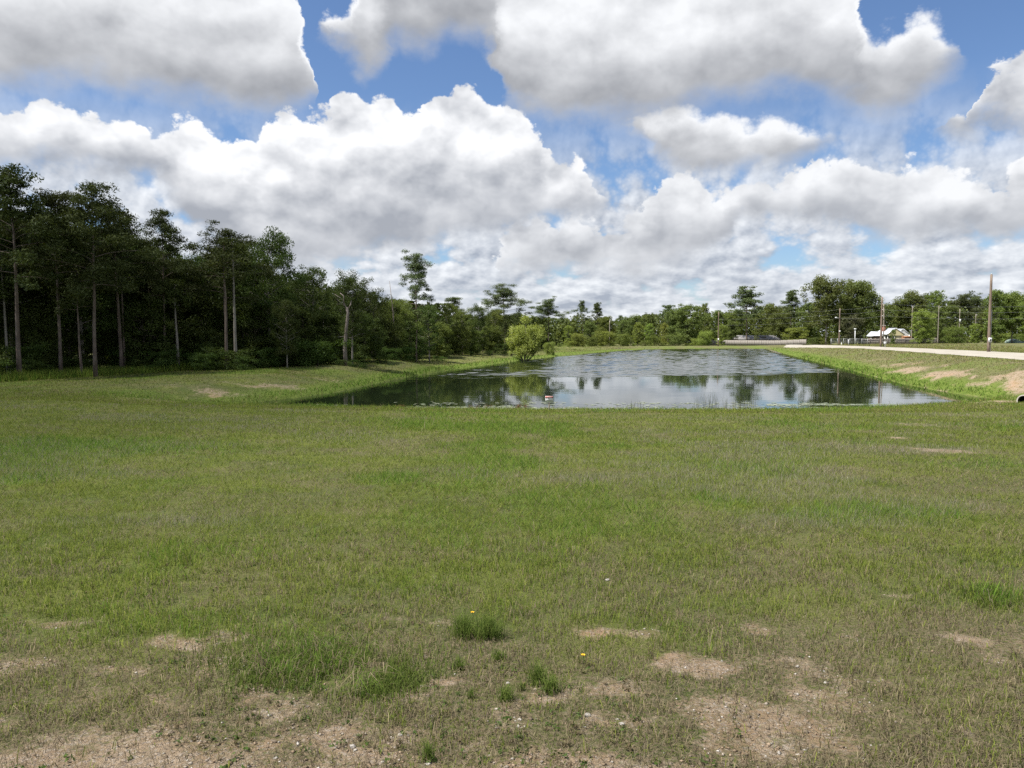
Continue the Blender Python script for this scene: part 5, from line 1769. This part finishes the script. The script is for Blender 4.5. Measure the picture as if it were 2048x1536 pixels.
# single stones
def stone(px, py, r, label, c_=(.60, .58, .55)):
    g = ground_hit(px, py)
    rg = np.random.default_rng(int(px))
    bm = bmesh.new()
    bmesh.ops.create_icosphere(bm, subdivisions=2, radius=r * 0.8)
    for v in bm.verts:
        k_ = 0.75 + 0.5 * rg.random()
        v.co = (v.co.x * k_ * 1.2, v.co.y * k_, v.co.z * k_ * .65)
    me = bpy.data.meshes.new('stone')
    bm.to_mesh(me)
    bm.free()
    me.materials.append(M_PEBBLE)
    o_ = obj('stone', me, None, gpt(g[0], g[1], r * .2))
    tag(o_, label, 'stone', 'loose white stones at the front')


M_PEBBLE = plain('pale_limestone', (.36, .34, .31), (.26, .24, .215), 40.0, .9, .4)
stone(1175, 1438, .017, 'largest white stone on the bare soil below the grass tufts')
stone(1243, 1456, .015, 'white stone just right of and below the largest white stone')
stone(862, 1436, .015, 'pale stone left of centre on the lower bare soil')
stone(705, 1500, .016, 'pale stone in the gravelly patch at the bottom left of centre')
stone(800, 1476, .012, 'small pale stone between the gravelly patch and the lower bare soil')
stone(1016, 1368, .012, 'small pale stone beside the leaning grass tufts')
stone(1652, 1372, .013, 'small white stone in the right front turf')
stone(1215, 1163, .022, 'flat white stone alone in the middle turf')


# grass tufts that stand out
def tuft(px, py, hpx, wpx, n_, label, seed):
    g = ground_hit(px, py)
    rg = np.random.default_rng(seed)
    hh_, rr = hpx / F * g[1] * 1.05, wpx / 2 / F * g[1]
    q = rg.normal(size=(n_, 2)) * rr * .42 * (0.5 + rg.random((n_, 1)))
    P_ = np.stack([q[:, 0], q[:, 1] * .8, ground_z(g[0] + q[:, 0], g[1] + q[:, 1] * .8) - ground_z(g[0], g[1])], -1)
    V, F_, T = tri_blades(P_, hh_ * (.35 + .95 * rg.random(n_)), np.full(n_, .0030), np.clip(rg.normal(.46, .24, n_), .02, .95), rg, pick(pal((.110, .165, .036), (.140, .198, .042), (.175, .220, .055)), rg, n_), True)
    o_ = obj('grass_tuft', fast_mesh('grass_tuft', V, F_, M_BLADE, False, {'tint': np.concatenate([T, np.ones((len(T), 1))], 1)}), None, gpt(g[0], g[1]))
    tag(o_, label, 'grass tuft', 'upright grass tufts at the front')


tuft(928, 1280, 48, 50, 520, 'left of the two large tufts under the upper yellow flower', 1)
tuft(976, 1280, 46, 62, 620, 'right of the two large tufts under the upper yellow flower', 2)
tuft(918, 1345, 26, 24, 150, 'small tuft below the left large tuft', 3)
tuft(996, 1326, 26, 40, 170, 'small spreading tuft below the right large tuft', 4)
tuft(1076, 1372, 46, 30, 260, 'upper left of the pair of leaning bright tufts', 5)
tuft(1102, 1392, 36, 34, 300, 'lower right of the pair of leaning bright tufts', 6)
tuft(1012, 1404, 34, 36, 220, 'dark tuft left of the pair of leaning bright tufts', 7)
tuft(1042, 1384, 24, 10, 50, 'thin upright wisp between the dark tuft and the bright pair', 8)
tuft(942, 1402, 24, 18, 60, 'sparse wisp left of the dark tuft', 9)
tuft(856, 1530, 40, 26, 160, 'narrow tuft at the bottom edge left of centre', 10)

# two yellow flowers
M_PETAL = plain('yellow_petals', (.78, .48, .015), (.70, .38, .01), 30.0, .6)
M_STEM = plain('green_stem', (.07, .12, .03), None, 30.0, .7)
for px, py, lab in ((945, 1252, 'upper yellow flower above the two large tufts'), (1166, 1338, 'lower yellow flower right of the bright tufts')):
    g = ground_hit(px, py)
    e = empty('yellow_flower', gpt(g[0], g[1]), lab, 'flower', 'yellow wildflowers')
    h = 26 / F * g[1]
    MB().tube([(0, 0, -.01), (.004, 0, h * .6), (0, 0, h)], .0018, 5).build('stem', M_STEM, e)
    MB().tube([(0, 0, h - .002), (0, 0, h + .004)], [.005, .003], 8).build('flower_centre', plain('flower_centre', (.30, .14, .02), None, 30, .8), e)
    for k in range(8):
        a_ = k / 8 * 6.283
        c_, s_ = math.cos(a_), math.sin(a_)
        V = [(c_ * .004 - s_ * .002, s_ * .004 + c_ * .002, h), (c_ * .004 + s_ * .002, s_ * .004 - c_ * .002, h), (c_ * .012 + s_ * .004, s_ * .012 - c_ * .004, h + .004), (c_ * .012 - s_ * .004, s_ * .012 + c_ * .004, h + .004)]
        MB().add(V, [(0, 1, 2, 3)]).build('petal', M_PETAL, e)

# reeds at the near shore
rng = np.random.default_rng(30)
for k, (px, hp, n_, lab) in enumerate(((1392, 26, 16, 'sparse reeds standing left of the tallest reeds'), (1428, 34, 26, 'tallest clump of thin reeds at the near shore'), (1466, 24, 18, 'low reeds just right of the tallest clump'), (1496, 28, 18, 'thin reeds at the right end of the reed row'), (1612, 18, 14, 'short reed wisps alone right of the reed row'), (1262, 14, 26, 'few low reeds right of the warning sign'), (1700, 16, 16, 'short dark reeds below the dark tree reflection'))):
    x_ = (px - 1024) / F * 35.2
    yn = 35.0 + 0.35 * rng.random() + max(0, (x_ - 13) * .12)
    P_ = np.stack([rng.normal(size=n_) * .28, rng.normal(size=n_) * .18, np.zeros(n_)], -1)
    hh_ = hp / F * 35 * (0.6 + .6 * rng.random(n_)) + .25
    V, F_, T = tri_blades(P_, hh_, np.full(n_, .013), np.clip(rng.normal(.18, .12, n_), .01, .6), rng, pick(pal((.07, .10, .03), (.11, .13, .045), (.14, .13, .06)), rng, n_), True)
    tag(obj('reed_clump', fast_mesh('reed_clump', V, F_, M_BLADE, False, {'tint': np.concatenate([T, np.ones((len(T), 1))], 1)}), None, (x_, yn, WZ - .02)), lab, 'reeds', 'reed clumps at the near shore')
M_REDW = foliage('reddish_weed', (.10, .058, .026), (.17, .11, .045), .25)
for k, (px, w, lab) in enumerate(((957, 1.5, 'wide low reddish-brown weed clump at the near shore'), (1045, .8, 'small reddish weed clump left of the warning sign'), (808, .9, 'small brownish weed clump at the left of the near shore'))):
    x_ = (px - 1024) / F * 35.3
    rg = np.random.default_rng(k + 60)
    C_ = np.stack([rg.normal(size=9) * .22 * w, rg.normal(size=9) * .1, .10 + .10 * rg.random(9)], -1)
    V, tn = leaves(C_, np.full((9, 3), .14), 60, .05, rg, .35)
    e = empty('weed_clump', (x_, 35.35, WZ + .02), lab, 'weeds', 'weed clumps at the near shore')
    tag(obj('leaf_mass', fast_mesh('leaf_mass', V, np.arange(len(V)).reshape(-1, 4), M_REDW, False, {'tone': tn}), e), kind='stuff')
    mb = MB()
    for q in range(9):
        mb.tube([(C_[q, 0] * .6, C_[q, 1], -.1), tuple(C_[q])], .006, 4, False)
    mb.build('stems', M_BARK_DARK, e)

# floating pads and scum lines
rng = np.random.default_rng(33)
n = 2600
X_ = np.concatenate([rng.uniform(-10, 24, 1500), rng.uniform(-9, 4, 700), rng.uniform(13, 20, 400)])
Y_ = np.concatenate([35.6 + rng.random(1500) ** 2 * 4.0 + (fbm(X_[:1500], X_[:1500] * 0, .5, 3, 3) - .4) * 3, 36 + rng.random(700) * 1.6, 38.6 + rng.normal(size=400) * .45])
keep = (pond_sd(X_, Y_) < -.15) & (fbm(X_, Y_ * 3.0, .45, 3, 71) > .46)
X_, Y_ = X_[keep], Y_[keep]
n = len(X_)
a_ = np.arange(9) / 9 * 6.1
disc = np.stack([np.cos(a_), np.sin(a_), 0 * a_], -1)
sz = .035 + .085 * rng.random(n)
rot = rng.random(n) * 6.28
V = np.zeros((n, 9, 3))
V[:, :, 0] = X_[:, None] + sz[:, None] * np.cos(a_[None] + rot[:, None]) * 1.25
V[:, :, 1] = Y_[:, None] + sz[:, None] * np.sin(a_[None] + rot[:, None])
V[:, :, 2] = WZ + .006 + .006 * rng.random(n)[:, None] + .008 * rng.random((n, 9))
M_PAD = plain('floating_pads', (.16, .20, .10), (.26, .27, .17), 3.0, .25, spec=.5)
tag(obj('floating_pads', fast_mesh('floating_pads', V.reshape(-1, 3), np.arange(n * 9).reshape(-1, 9), M_PAD)), 'scattered floating pads and scum along the near water', 'water plants', kind='stuff')
